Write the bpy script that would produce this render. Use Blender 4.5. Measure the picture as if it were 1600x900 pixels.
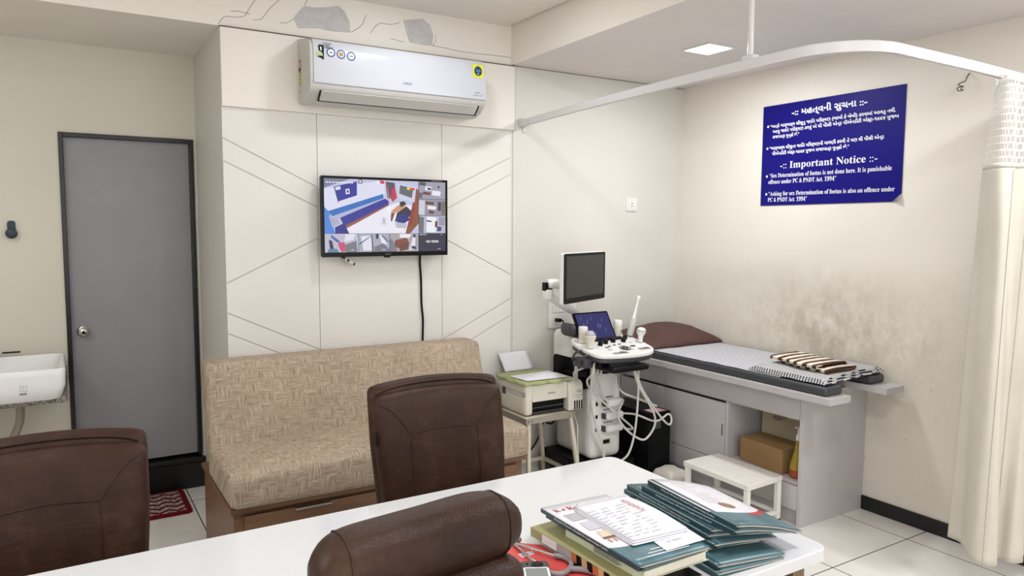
import bpy, bmesh, math, random
from mathutils import Matrix, Vector, Euler, noise as mnoise

random.seed(7)
SC = bpy.context.scene
for o in list(bpy.data.objects):
    bpy.data.objects.remove(o)
COL = SC.collection
PI = math.pi

# ------------------------------------------------------------------ camera
F_PX = 1149.2844
YAW, PITCH, ROLL = math.radians(31.66846), math.radians(4.86777), math.radians(0.27029)
fw = Vector((math.sin(YAW) * math.cos(PITCH), math.cos(YAW) * math.cos(PITCH), -math.sin(PITCH)))
rt = Vector((math.cos(YAW), -math.sin(YAW), 0))
up = rt.cross(fw)
cr, sr = math.cos(ROLL), math.sin(ROLL)
r2, u2 = cr * rt + sr * up, -sr * rt + cr * up
cam = bpy.data.cameras.new('camera')
cam.sensor_width = 36.0
cam.lens = 36.0 * F_PX / 1600.0
cam.clip_start = 0.02
cam_o = bpy.data.objects.new('camera', cam)
COL.objects.link(cam_o)
cam_o.matrix_world = Matrix(((r2.x, u2.x, -fw.x, 0), (r2.y, u2.y, -fw.y, 0), (r2.z, u2.z, -fw.z, 1.57), (0, 0, 0, 1)))
SC.camera = cam_o

# ------------------------------------------------------------------ light and exposure
SC.view_settings.view_transform = 'Standard'
SC.view_settings.look = 'None'
SC.view_settings.gamma = 1.0
SC.view_settings.use_curve_mapping = False
SC.view_settings.exposure = 0.17
W = bpy.data.worlds.new('world')
SC.world = W
W.use_nodes = True
W.node_tree.nodes['Background'].inputs[0].default_value = (0.99, 0.985, 1.0, 1)
W.node_tree.nodes['Background'].inputs[1].default_value = 1.8   # added even fill, entering where the wall behind the camera is left out

def ceiling_lamp(x, y, z, watt, size=0.17, col=(0.97, 0.98, 1.0)):
    l = bpy.data.lights.new('led_light', 'AREA')
    l.shape = 'SQUARE'
    l.size = size
    l.energy = watt
    l.color = col
    o = bpy.data.objects.new('led_light', l)
    o.location = (x, y, z)
    COL.objects.link(o)
    return o

ceiling_lamp(3.036, 2.911, 2.515, 12)          # the recessed panel seen in the photograph
ceiling_lamp(1.55, 3.05, 2.735, 7)
ceiling_lamp(3.036, 0.9, 2.515, 15)
ceiling_lamp(1.45, 0.7, 2.735, 16)
ceiling_lamp(-0.3, 2.9, 2.735, 3)  # unseen lamp, added to brighten the wall with the door
ceiling_lamp(-1.2, 1.6, 2.735, 26, 0.6)  # unseen wide panel, added as fill from the left

# ------------------------------------------------------------------ materials
def srgb(r, g, b):
    f = lambda c: (c / 255 / 12.92) if c / 255 <= 0.04045 else ((c / 255 + 0.055) / 1.055) ** 2.4
    return (f(r), f(g), f(b), 1)

class NT:
    """tiny node-tree helper"""
    def __init__(s, name, rough=0.5, color=(0.8, 0.8, 0.8, 1), metal=0.0, spec=0.5):
        s.m = bpy.data.materials.new(name)
        s.m.use_nodes = True
        s.t = s.m.node_tree
        s.b = s.t.nodes['Principled BSDF']
        s.b.inputs['Base Color'].default_value = color
        s.b.inputs['Roughness'].default_value = rough
        s.b.inputs['Metallic'].default_value = metal
        s.b.inputs['Specular IOR Level'].default_value = spec
    def n(s, kind, **kw):
        nd = s.t.nodes.new(kind)
        for k, v in kw.items():
            if k.startswith('i_'):
                key = k[2:]
                nd.inputs[int(key) if key.isdigit() else key.replace('_', ' ')].default_value = v
            else:
                setattr(nd, k, v)
        return nd
    def l(s, a, b):
        s.t.links.new(a, b)
    def coord(s, which='Object', scale=(1, 1, 1), rot=(0, 0, 0), loc=(0, 0, 0)):
        c = s.n('ShaderNodeTexCoord')
        mp = s.n('ShaderNodeMapping')
        mp.inputs['Scale'].default_value = scale
        mp.inputs['Rotation'].default_value = rot
        mp.inputs['Location'].default_value = loc
        s.l(c.outputs[which], mp.inputs[0])
        return mp.outputs[0]
    def noise(s, co, scale=5, detail=3, rough=0.5):
        nd = s.n('ShaderNodeTexNoise')
        nd.inputs['Scale'].default_value = scale
        nd.inputs['Detail'].default_value = detail
        nd.inputs['Roughness'].default_value = rough
        s.l(co, nd.inputs['Vector'])
        return nd.outputs['Fac']
    def ramp(s, fac, stops, interp='LINEAR'):
        r = s.n('ShaderNodeValToRGB')
        r.color_ramp.interpolation = interp
        e = r.color_ramp.elements
        while len(e) < len(stops):
            e.new(0.5)
        for el, (p, c) in zip(e, stops):
            el.position = p
            el.color = c if len(c) == 4 else (*c, 1)
        s.l(fac, r.inputs[0])
        return r.outputs[0]
    def math(s, op, a, b=None, c=None):
        nd = s.n('ShaderNodeMath', operation=op)
        for i, v in enumerate((a, b, c)):
            if v is None:
                continue
            if isinstance(v, (int, float)):
                nd.inputs[i].default_value = v
            else:
                s.l(v, nd.inputs[i])
        return nd.outputs[0]
    def mix(s, fac, a, b, mode='MIX'):
        nd = s.n('ShaderNodeMix', data_type='RGBA', blend_type=mode)
        for i, v in ((0, fac), (6, a), (7, b)):
            if isinstance(v, (int, float)):
                nd.inputs[i].default_value = v
            elif isinstance(v, tuple):
                nd.inputs[i].default_value = v
            else:
                s.l(v, nd.inputs[i])
        return nd.outputs[2]
    def col(s, out):
        s.l(out, s.b.inputs['Base Color'])
    def bump(s, h, strength=0.2, dist=0.01):
        b = s.n('ShaderNodeBump')
        b.inputs['Strength'].default_value = strength
        b.inputs['Distance'].default_value = dist
        s.l(h, b.inputs['Height'])
        s.l(b.outputs[0], s.b.inputs['Normal'])

MATS = {}
def plain(name, rgb, rough=0.5, metal=0.0, var=0.04, scale=6, spec=0.5, bump=0.0, bscale=80):
    """a colour with slight procedural unevenness"""
    if name in MATS:
        return MATS[name]
    c = srgb(*rgb)
    t = NT(name, rough, c, metal, spec)
    co = t.coord()
    f = t.noise(co, scale, 3)
    lo = tuple(max(0, x * (1 - var)) for x in c[:3]) + (1,)
    hi = tuple(min(1, x * (1 + var)) for x in c[:3]) + (1,)
    t.col(t.ramp(f, [(0.3, lo), (0.7, hi)]))
    if bump:
        t.bump(t.noise(co, bscale, 2), bump, 0.004)
    MATS[name] = t.m
    return t.m

def emit(name, rgb, s=1.0):
    if name in MATS:
        return MATS[name]
    t = NT(name, 0.3, srgb(*rgb))
    t.b.inputs['Base Color'].default_value = (0.01, 0.01, 0.012, 1)
    t.b.inputs['Emission Color'].default_value = srgb(*rgb)
    t.b.inputs['Emission Strength'].default_value = s
    MATS[name] = t.m
    return t.m

def m_wall(name, rgb):
    t = NT(name, 0.55, srgb(*rgb), spec=0.3)
    co = t.coord()
    f = t.noise(co, 1.6, 4)
    c = srgb(*rgb)
    a = tuple(x * 0.95 for x in c[:3]) + (1,)
    col = t.ramp(f, [(0.35, a), (0.65, c)])
    t.col(col)
    t.bump(t.noise(co, 60, 3), 0.06, 0.003)
    return t.m

def m_wall_right():
    """cream paint, soiled where the couch stands and speckled low down"""
    c = srgb(234, 229, 219)
    t = NT('wall_right_paint', 0.5, c, spec=0.3)
    co = t.coord()
    cc = t.n('ShaderNodeTexCoord')
    sep = t.n('ShaderNodeSeparateXYZ')
    t.l(cc.outputs['Object'], sep.inputs[0])
    y, z = sep.outputs[1], sep.outputs[2]
    base = t.ramp(t.noise(co, 1.3, 4), [(0.3, tuple(x * 0.94 for x in c[:3]) + (1,)), (0.7, c)])
    # soiling band above the couch
    zz = t.math('SUBTRACT', 1.0, t.math('MULTIPLY', t.math('ABSOLUTE', t.math('SUBTRACT', z, 0.93)), 2.1))
    yy = t.math('SUBTRACT', 1.0, t.math('MULTIPLY', t.math('ABSOLUTE', t.math('SUBTRACT', y, 2.62)), 1.05))
    msk = t.math('MULTIPLY', t.math('MAXIMUM', zz, 0), t.math('MAXIMUM', yy, 0))
    n1 = t.noise(t.coord(scale=(1, 1.3, 1)), 7, 8, 0.72)
    dirt = t.math('MULTIPLY', msk, t.math('MULTIPLY', t.math('SUBTRACT', n1, 0.30), 2.7))
    dcl = t.n('ShaderNodeClamp')
    t.l(dirt, dcl.inputs[0]); dcl.inputs[2].default_value = 0.66
    c1 = t.mix(dcl.outputs[0], base, srgb(158, 145, 122))
    # dark scuffs and specks, low down
    n2 = t.noise(t.coord(scale=(1, 1.6, 1)), 26, 3, 0.6)
    sp = t.ramp(n2, [(0.66, (0, 0, 0)), (0.72, (1, 1, 1))])
    lowm = t.math('MULTIPLY', t.math('SUBTRACT', 1.0, t.math('MULTIPLY', t.math('ABSOLUTE', t.math('SUBTRACT', z, 0.6)), 1.25)), 0.55)
    lcl = t.n('ShaderNodeClamp')
    t.l(lowm, lcl.inputs[0])
    c2 = t.mix(t.math('MULTIPLY', sp, lcl.outputs[0]), c1, srgb(120, 112, 98))
    # overall slight yellowing of the lower wall
    lo = t.n('ShaderNodeClamp')
    t.l(t.math('MULTIPLY', t.math('SUBTRACT', 1.2, z), 0.5), lo.inputs[0]); lo.inputs[2].default_value = 0.18
    c3 = t.mix(lo.outputs[0], c2, srgb(206, 196, 172))
    t.col(c3)
    t.bump(t.noise(co, 60, 3), 0.06, 0.003)
    return t.m

def m_floor():
    t = NT('floor_tiles', 0.22, srgb(214, 208, 200))
    cc = t.n('ShaderNodeTexCoord')
    sep = t.n('ShaderNodeSeparateXYZ')
    t.l(cc.outputs['Object'], sep.inputs[0])
    def line(s, off):
        d = t.math('PINGPONG', t.math('SUBTRACT', s, off), 0.30)
        return t.math('LESS_THAN', d, 0.0028)
    g = t.math('MAXIMUM', line(sep.outputs[0], 2.99), line(sep.outputs[1], 2.01))
    co = t.coord()
    base = t.ramp(t.noise(co, 3, 5), [(0.3, srgb(230, 226, 220)), (0.7, srgb(241, 238, 233))])
    t.col(t.mix(g, base, srgb(70, 58, 50)))
    t.bump(t.math('SUBTRACT', 1.0, g), 0.3, 0.002)
    return t.m

def m_fabric():
    """beige cloth with blocks of streaks that run across one another like basket weave"""
    t = NT('sofa_fabric', 0.85, srgb(180, 160, 138), spec=0.2)
    cc = t.n('ShaderNodeTexCoord')
    sep = t.n('ShaderNodeSeparateXYZ')
    t.l(cc.outputs['Object'], sep.inputs[0])
    u = sep.outputs[0]
    v = t.math('ADD', sep.outputs[1], sep.outputs[2])
    def comb(a, b):
        c = t.n('ShaderNodeCombineXYZ')
        t.l(a, c.inputs[0]); t.l(b, c.inputs[1])
        return c.outputs[0]
    uv = comb(u, v)
    chk = t.n('ShaderNodeTexChecker')
    chk.inputs['Scale'].default_value = 15.0
    wob = t.n('ShaderNodeTexNoise'); wob.inputs['Scale'].default_value = 18
    t.l(uv, wob.inputs['Vector'])
    add = t.n('ShaderNodeMixRGB', blend_type='ADD') if False else t.n('ShaderNodeVectorMath', operation='MULTIPLY_ADD')
    t.l(wob.outputs['Color'], add.inputs[0])
    add.inputs[1].default_value = (0.03, 0.03, 0)
    t.l(uv, add.inputs[2])
    t.l(add.outputs[0], chk.inputs['Vector'])
    def streak(su, sv):
        mp = t.n('ShaderNodeMapping'); mp.inputs['Scale'].default_value = (su, sv, 1)
        t.l(uv, mp.inputs[0])
        return t.noise(mp.outputs[0], 1.0, 3, 0.6)
    s1, s2 = streak(14, 150), streak(150, 14)
    m = t.n('ShaderNodeMix')
    t.l(t.math('ADD', t.math('MULTIPLY', chk.outputs['Fac'], .66), .17), m.inputs[0]); t.l(s1, m.inputs[2]); t.l(s2, m.inputs[3])
    col = t.ramp(m.outputs[0], [(0.30, srgb(138, 119, 99)), (0.45, srgb(166, 148, 128)), (0.58, srgb(188, 173, 155)), (0.75, srgb(202, 189, 174))])
    big = t.ramp(t.noise(uv, 3, 2), [(0.35, (0.88, 0.88, 0.88, 1)), (0.65, (1, 1, 1, 1))])
    t.col(t.mix(1.0, col, big, 'MULTIPLY'))
    t.bump(m.outputs[0], 0.25, 0.004)
    return t.m

def m_wood(name, c1, c2, scale=(1.2, 14, 14), rough=0.4):
    t = NT(name, rough, srgb(*c1))
    co = t.coord(scale=scale)
    f = t.noise(co, 2.2, 5, 0.6)
    t.col(t.ramp(f, [(0.3, srgb(*c1)), (0.7, srgb(*c2))]))
    return t.m

def m_leather():
    t = NT('brown_leather', 0.38, srgb(74, 52, 44), spec=0.22)
    co = t.coord()
    f = t.noise(co, 7, 5, 0.6)
    t.col(t.ramp(f, [(0.3, srgb(44, 26, 18)), (0.55, srgb(60, 39, 29)), (0.75, srgb(84, 61, 48))]))
    v = t.n('ShaderNodeTexVoronoi', feature='DISTANCE_TO_EDGE')
    v.inputs['Scale'].default_value = 260
    t.l(co, v.inputs['Vector'])
    cre = t.noise(t.coord(scale=(1, 3, 3)), 22, 5, 0.7)
    t.bump(t.math('ADD', t.math('MULTIPLY', v.outputs[0], 0.5), t.math('MULTIPLY', cre, 1.4)), 0.34, 0.004)
    return t.m

def m_granite(name, a, b, scale=160, rough=0.3):
    t = NT(name, rough, srgb(*a))
    co = t.coord()
    f = t.noise(co, scale, 2, 0.7)
    t.col(t.ramp(f, [(0.42, srgb(*a)), (0.58, srgb(*b))]))
    return t.m

def m_stripes(name, a, b, period, duty, axis, rough=0.85, wob=0.0):
    t = NT(name, rough, srgb(*b), spec=0.15)
    cc = t.n('ShaderNodeTexCoord')
    sep = t.n('ShaderNodeSeparateXYZ')
    t.l(cc.outputs['Object'], sep.inputs[0])
    s = sep.outputs[axis]
    if wob:
        s = t.math('ADD', s, t.math('MULTIPLY', t.noise(t.coord(), 7, 2), wob))
    p = t.math('FRACT', t.math('DIVIDE', s, period))
    t.col(t.mix(t.math('LESS_THAN', p, duty), srgb(*b), srgb(*a)))
    return t.m

def m_net():
    """curtain net: small see-through cells between white threads"""
    t = NT('curtain_net', 0.8, srgb(238, 234, 228), spec=0.2)
    uv = t.n('ShaderNodeUVMap')
    br = t.n('ShaderNodeTexBrick')
    br.offset = 0.5
    br.inputs['Scale'].default_value = 1.0
    br.inputs['Brick Width'].default_value = 0.034
    br.inputs['Row Height'].default_value = 0.028
    br.inputs['Mortar Size'].default_value = 0.0032
    br.inputs['Mortar Smooth'].default_value = 0.0
    t.l(uv.outputs[0], br.inputs['Vector'])
    tr = t.n('ShaderNodeBsdfTransparent')
    mx = t.n('ShaderNodeMixShader')
    f = t.math('ADD', t.math('MULTIPLY', br.outputs['Fac'], 0.70), 0.20)
    t.l(f, mx.inputs[0])
    t.l(tr.outputs[0], mx.inputs[1])
    t.l(t.b.outputs[0], mx.inputs[2])
    t.l(mx.outputs[0], t.t.nodes['Material Output'].inputs[0])
    return t.m

M_WALL = m_wall('wall_paint', (219, 216, 208))
M_WALLP = m_wall('panel_paint', (229, 226, 220))
M_DOORWALL = m_wall('door_wall_paint', (222, 217, 202))
M_CEIL = m_wall('ceiling_paint', (224, 219, 217))
M_BEAM = m_wall('beam_paint', (238, 233, 224))
M_RIGHT = m_wall_right()
M_FLOOR = m_floor()
M_FAB = m_fabric()
M_LEATHER = m_leather()
M_SOFAWOOD = m_wood('sofa_wood', (100, 70, 49), (130, 96, 69))
M_DESKWOOD = m_wood('desk_wood', (104, 82, 62), (132, 106, 82), scale=(14, 14, 1.2))
M_BLACKSTONE = m_granite('black_granite', (7, 7, 8), (22, 22, 23), 120, 0.32)
M_GRANITE = m_granite('speckled_granite', (70, 62, 54), (190, 182, 170), 170, 0.35)
M_DOOR = plain('door_laminate', (148, 146, 151), 0.42, var=0.04)
M_BED = plain('grey_laminate', (192, 188, 189), 0.42, var=0.03)
M_BEDDARK = plain('grey_gap', (70, 66, 66), 0.6)
M_MATT = plain('dark_rexine', (66, 68, 72), 0.42, var=0.06, bump=0.1)
M_PILLOW = plain('brown_cotton', (84, 56, 50), 0.75, var=0.12, scale=9, bump=0.2, bscale=25)
M_WHITEGLOSS = plain('white_gloss_laminate', (218, 219, 221), 0.09, var=0.01)
M_WHITEPL = plain('white_plastic', (232, 231, 228), 0.35, var=0.015)
M_ACWHITE = plain('ac_gloss_white', (198, 201, 209), 0.2, var=0.01)
M_ACGREY = plain('ac_shell_grey', (192, 190, 186), 0.35, var=0.02)
M_CREAMPL = plain('cream_plastic', (222, 218, 204), 0.4, var=0.02)
M_BLACKPL = plain('black_plastic', (13, 13, 14), 0.4, var=0.1, spec=.18)
M_BLACKGL = plain('black_gloss', (6, 6, 7), 0.2, var=0.05, spec=.2)
M_DKGREY = plain('dark_grey_plastic', (62, 62, 66), 0.45, var=0.05)
M_STEEL = plain('brushed_steel', (190, 188, 184), 0.28, metal=1.0, var=0.05)
M_CHROME = plain('chrome', (210, 210, 208), 0.12, metal=1.0, var=0.02)
M_WHITEMETAL = plain('white_enamel', (234, 231, 224), 0.4, var=0.03, scale=14)
M_CREAMMETAL = plain('cream_enamel', (214, 206, 186), 0.4, var=0.05, scale=14)
M_PAPER = plain('white_paper', (226, 226, 232), 0.75, var=0.015)
M_GREEN = plain('green_cloth', (160, 168, 116), 0.9, var=0.12, scale=12, bump=0.2)
M_CERAMIC = plain('white_ceramic', (238, 238, 238), 0.12, var=0.01)
M_TEAL = plain('teal_card', (44, 70, 78), 0.3, var=0.08)
M_TEALCOVER = plain('teal_print', (80, 114, 122), 0.3, var=0.08)
M_CURTAIN = plain('cream_curtain', (208, 203, 190), 0.7, var=0.04, bump=0.06, bscale=200)
M_NET = m_net()
M_SHEET = m_stripes('striped_sheet', (70, 74, 92), (226, 226, 230), 0.0165, 0.36, 1, wob=0.004)
M_SHEETF = m_stripes('striped_folded_sheet', (62, 66, 84), (226, 224, 222), 0.016, 0.42, 1, wob=0.004)
M_TOWEL = m_stripes('striped_towel', (88, 62, 48), (232, 222, 206), 0.062, 0.47, 1, wob=0.02)
M_CARD = plain('brown_cardboard', (148, 116, 76), 0.8, var=0.08)
M_CREAMBOX = plain('cream_card', (196, 186, 158), 0.8, var=0.05)
M_CABLE = plain('grey_cable', (208, 205, 198), 0.45, var=0.03)
M_CONCRETE = plain('bare_plaster', (196, 194, 194), 0.9, var=0.08, scale=20, bump=0.2)
M_CRACK = plain('crack_brown', (98, 88, 76), 0.9)  # grey-brown for the plaster cracks and the joint line
M_SEAM = plain('seam_thread', (58, 38, 32), 0.5)
M_RED = plain('red_rexine', (206, 74, 72), 0.4, var=0.07, scale=14)
M_RAIL = plain('rail_white', (212, 208, 208), 0.25, var=0.02)
M_TXTDARK = plain('ink_dark', (44, 46, 56), 0.6)
M_TXTGREY = plain('ink_grey', (120, 122, 128), 0.6)
M_TXTWHITE = plain('ink_white', (240, 240, 244), 0.5)
M_TXTRED = plain('ink_red', (168, 70, 76), 0.6)
M_SIGN = plain('blue_board', (20, 15, 116), 0.45, var=0.04, spec=.14)
M_BLUE = plain('sticker_blue', (34, 72, 140), 0.4)
M_YELLOW = plain('sticker_yellow', (222, 224, 60), 0.4)
M_OLIVE = plain('olive_cover', (160, 156, 108), 0.5, var=0.08)
M_PALEGREEN = plain('pale_green_cover', (206, 210, 184), 0.5, var=0.03)
M_PAGES = plain('page_edges', (224, 218, 204), 0.8, var=0.05, scale=40)
M_TUBEGREY = plain('stethoscope_grey', (140, 136, 138), 0.4)

# ------------------------------------------------------------------ mesh helpers
def BM():
    return bmesh.new()

def add_box(bm, x0, x1, y0, y1, z0, z1, mi=0):
    vs = [bm.verts.new((x, y, z)) for z in (z0, z1) for y in (y0, y1) for x in (x0, x1)]
    fs = []
    for q in ((0, 2, 3, 1), (4, 5, 7, 6), (0, 1, 5, 4), (2, 6, 7, 3), (0, 4, 6, 2), (1, 3, 7, 5)):
        f = bm.faces.new([vs[i] for i in q]); f.material_index = mi; fs.append(f)
    return vs

def catmull(pts, n=8):
    P = [Vector(p) for p in pts]
    if len(P) < 3:
        return P
    P = [P[0] * 2 - P[1]] + P + [P[-1] * 2 - P[-2]]
    out = []
    for i in range(1, len(P) - 2):
        a, b, c, d = P[i - 1:i + 3]
        for k in range(n):
            t = k / n
            out.append(0.5 * ((2 * b) + (c - a) * t + (2 * a - 5 * b + 4 * c - d) * t * t + (3 * b - a - 3 * c + d) * t ** 3))
    out.append(P[-2])
    return out

def add_sweep(bm, path, section, closed=True, upv=None, cap=True, mi=0):
    """sweep a closed 2D section (a, b) along a 3D path; a = sideways, b = up"""
    path = [Vector(p) for p in path]
    rings = []
    prev_n = None
    for i, p in enumerate(path):
        t = (path[min(i + 1, len(path) - 1)] - path[max(i - 1, 0)]).normalized()
        if upv is not None:
            side = t.cross(Vector(upv)).normalized()
        else:
            if prev_n is None:
                ref = Vector((0, 0, 1)) if abs(t.z) < 0.9 else Vector((1, 0, 0))
                side = t.cross(ref).normalized()
            else:
                side = (prev_n - t * prev_n.dot(t)).normalized()
        prev_n = side
        nn = side.cross(t).normalized()
        rings.append([bm.verts.new(p + side * a + nn * b) for a, b in section])
    m = len(section)
    for r0, r1 in zip(rings, rings[1:]):
        for k in range(m):
            f = bm.faces.new((r0[k], r0[(k + 1) % m], r1[(k + 1) % m], r1[k])); f.material_index = mi
    if cap:
        for r, rev in ((rings[0], False), (rings[-1], True)):
            try:
                f = bm.faces.new(r if rev else list(reversed(r))); f.material_index = mi
            except ValueError:
                pass
    return rings

def circ(r, n=8):
    return [(r * math.cos(2 * PI * k / n), r * math.sin(2 * PI * k / n)) for k in range(n)]

def add_tube(bm, pts, r, n=8, smooth=True, sub=8, mi=0):
    add_sweep(bm, catmull(pts, sub) if smooth and len(pts) > 2 else pts, circ(r, n), mi=mi)

def add_lathe(bm, prof, seg=24, M=None, mi=0):
    M = M or Matrix()
    rings = []
    for r, z in prof:
        if r < 1e-6:
            rings.append([bm.verts.new(M @ Vector((0, 0, z)))])
        else:
            rings.append([bm.verts.new(M @ Vector((r * math.cos(2 * PI * k / seg), r * math.sin(2 * PI * k / seg), z))) for k in range(seg)])
    for a, b in zip(rings, rings[1:]):
        for k in range(seg):
            k2 = (k + 1) % seg
            if len(a) == 1 and len(b) == 1:
                continue
            if len(a) == 1:
                f = bm.faces.new((a[0], b[k2], b[k]))
            elif len(b) == 1:
                f = bm.faces.new((a[k], a[k2], b[0]))
            else:
                f = bm.faces.new((a[k], a[k2], b[k2], b[k]))
            f.material_index = mi
    for r, rev in ((rings[0], True), (rings[-1], False)):
        if len(r) > 1:
            f = bm.faces.new(list(reversed(r)) if rev else r); f.material_index = mi

def add_prism(bm, poly, h0, h1, M=None, mi=0):
    M = M or Matrix()
    a = [bm.verts.new(M @ Vector((x, y, h0))) for x, y in poly]
    b = [bm.verts.new(M @ Vector((x, y, h1))) for x, y in poly]
    n = len(poly)
    fs = [bm.faces.new(list(reversed(a))), bm.faces.new(b)]
    for k in range(n):
        fs.append(bm.faces.new((a[k], a[(k + 1) % n], b[(k + 1) % n], b[k])))
    for f in fs:
        f.material_index = mi

def rrect(x0, x1, y0, y1, r, n=5):
    out = []
    for cx, cy, a0 in ((x1 - r, y1 - r, 0), (x0 + r, y1 - r, 90), (x0 + r, y0 + r, 180), (x1 - r, y0 + r, 270)):
        for k in range(n + 1):
            a = math.radians(a0 + 90 * k / n)
            out.append((cx + r * math.cos(a), cy + r * math.sin(a)))
    return out

def disc(cx, cy, r, n=20, ry=None):
    ry = ry or r
    return [(cx + r * math.cos(2 * PI * k / n), cy + ry * math.sin(2 * PI * k / n)) for k in range(n)]

def add_rbox(bm, x0, x1, y0, y1, z0, z1, r, cuts=8, puff=None, warp=None, mi=0):
    """rounded box with room to puff (axis, amount) and warp(vector) -> vector"""
    c = Vector(((x0 + x1) / 2, (y0 + y1) / 2, (z0 + z1) / 2))
    h = Vector(((x1 - x0) / 2, (y1 - y0) / 2, (z1 - z0) / 2))
    tmp = bmesh.new()
    bmesh.ops.create_cube(tmp, size=2)
    bmesh.ops.subdivide_edges(tmp, edges=tmp.edges[:], cuts=cuts, use_grid_fill=True)
    idx = {}
    for v in tmp.verts:
        p = Vector((0, 0, 0))
        for i in range(3):
            s = v.co[i]
            # pull grid lines towards the corners so that the rounding has vertices
            s = math.copysign(1 - (1 - abs(s)) ** 1.6, s)
            p[i] = s * h[i]
        q = Vector([max(-(h[i] - r), min(h[i] - r, p[i])) for i in range(3)])
        d = p - q
        if d.length > 1e-9:
            p = q + d.normalized() * min(r, d.length if d.length < r else r)
            if (sum(1 for i in range(3) if abs(v.co[i]) > 0.999) >= 1):
                p = q + d.normalized() * r
        if puff:
            ax, am = puff
            o = [i for i in range(3) if i != ax]
            k = (1 - (p[o[0]] / h[o[0]]) ** 4) * (1 - (p[o[1]] / h[o[1]]) ** 4)
            p[ax] += am * max(0, k) * (p[ax] / h[ax])
        w = c + p
        if warp:
            w = warp(w)
        idx[v] = bm.verts.new(w)
    for f in tmp.faces:
        nf = bm.faces.new([idx[v] for v in f.verts]); nf.material_index = mi
    tmp.free()

def obj(name, bm, mats, parent=None, bevel=0.0, seg=2, angle=38, solid=0.0, sub=0):
    """link a bmesh as ONE mesh object"""
    bmesh.ops.recalc_face_normals(bm, faces=bm.faces[:])
    for f in bm.faces:
        f.smooth = True
    lim = math.radians(angle)
    for e in bm.edges:
        e.smooth = not (len(e.link_faces) == 2 and e.calc_face_angle(0) > lim)
    me = bpy.data.meshes.new(name)
    bm.to_mesh(me)
    bm.free()
    for m in (mats if isinstance(mats, (list, tuple)) else [mats]):
        me.materials.append(m)
    o = bpy.data.objects.new(name, me)
    COL.objects.link(o)
    if parent:
        o.parent = parent
    if solid:
        md = o.modifiers.new('solid', 'SOLIDIFY'); md.thickness = solid; md.offset = 0
    if sub:
        md = o.modifiers.new('sub', 'SUBSURF'); md.levels = sub; md.render_levels = sub
    if bevel:
        md = o.modifiers.new('bevel', 'BEVEL'); md.width = bevel; md.segments = seg
        md.limit_method = 'ANGLE'; md.angle_limit = math.radians(30)
        md2 = o.modifiers.new('wn', 'WEIGHTED_NORMAL'); md2.keep_sharp = False
    return o

def tag(o, label, cat, group=None, kind=None):
    o['label'] = label
    o['category'] = cat
    if group:
        o['group'] = group
    if kind:
        o['kind'] = kind
    return o

def thing(name, label, cat, loc=(0, 0, 0), rz=0.0, group=None):
    o = bpy.data.objects.new(name, None)
    o.empty_display_size = 0.05
    COL.objects.link(o)
    o.location = loc
    o.rotation_euler = (0, 0, rz)
    return tag(o, label, cat, group)

def struct(o):
    o['kind'] = 'structure'
    return o

def rebase(root, loc):
    """the parts were modelled in room coordinates: move the thing's own origin to its base"""
    L = Vector(loc)
    root.location = L
    for ch in root.children:
        ch.data.transform(Matrix.Translation(-L))
        for g in ch.children:
            g.data.transform(Matrix.Translation(-L))
    return root

def basis(origin, right, upv):
    r = Vector(right).normalized(); u = Vector(upv); u = (u - r * u.dot(r)).normalized(); n = r.cross(u); o = Vector(origin)
    return Matrix(((r.x, u.x, n.x, o.x), (r.y, u.y, n.y, o.y), (r.z, u.z, n.z, o.z), (0, 0, 0, 1)))

def serif(s):
    o = ''
    for c in s:
        if 'A' <= c <= 'Z': o += chr(0x1D400 + ord(c) - 65)
        elif 'a' <= c <= 'z': o += chr(0x1D41A + ord(c) - 97)
        elif '0' <= c <= '9': o += chr(0x1D7CE + ord(c) - 48)
        else: o += c
    return o

def text_into(bm, s, M, width=None, height=1.0, align='LEFT', fat=0.0, lift=0.0004, mi=0, shear=0.0):
    """lettering as flat faces: baseline start at M's origin; width (m) stretches the line to fit"""
    cu = bpy.data.curves.new('lettering', 'FONT')
    cu.body = s
    cu.size = 1.0
    cu.offset = fat
    cu.resolution_u = 2
    cu.shear = shear
    o = bpy.data.objects.new('lettering', cu)
    COL.objects.link(o)
    dg = bpy.context.evaluated_depsgraph_get()
    me = bpy.data.meshes.new_from_object(o.evaluated_get(dg))
    bpy.data.objects.remove(o)
    bpy.data.curves.remove(cu)
    if not me.vertices:
        return
    xs = [v.co.x for v in me.vertices]
    x0, x1 = min(xs), max(xs)
    sx = (width / (x1 - x0)) if width else height
    ox = {'LEFT': -x0, 'CENTER': -(x0 + x1) / 2, 'RIGHT': -x1}[align]
    vs = [bm.verts.new(M @ Vector(((v.co.x + ox) * sx, v.co.y * height, lift))) for v in me.vertices]
    for p in me.polygons:
        try:
            f = bm.faces.new([vs[i] for i in p.vertices]); f.material_index = mi
        except ValueError:
            pass
    bpy.data.meshes.remove(me)

def flat(bm, poly, M, lift=0.0003, mi=0):
    vs = [bm.verts.new(M @ Vector((x, y, lift))) for x, y in poly]
    f = bm.faces.new(vs); f.material_index = mi
    return f

# ------------------------------------------------------------------ the room
RW, YB, YD, XL, XR = 3.777, 3.846, 4.652, 0.705, 2.376
ZC, ZL = 2.75, 2.528      # central ceiling, lowered ceiling
X0, Y0 = -1.7, -2.4       # far sides of the room, behind the camera

b = BM(); add_box(b, X0 - .1, RW + .1, Y0 - .1, YD + .2, -.1, 0); struct(obj('floor', b, M_FLOOR))
b = BM(); add_box(b, X0 - .1, 2.335, Y0 - .1, YB + .05, ZC, ZC + .1); struct(obj('ceiling', b, M_BEAM))
b = BM()
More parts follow.
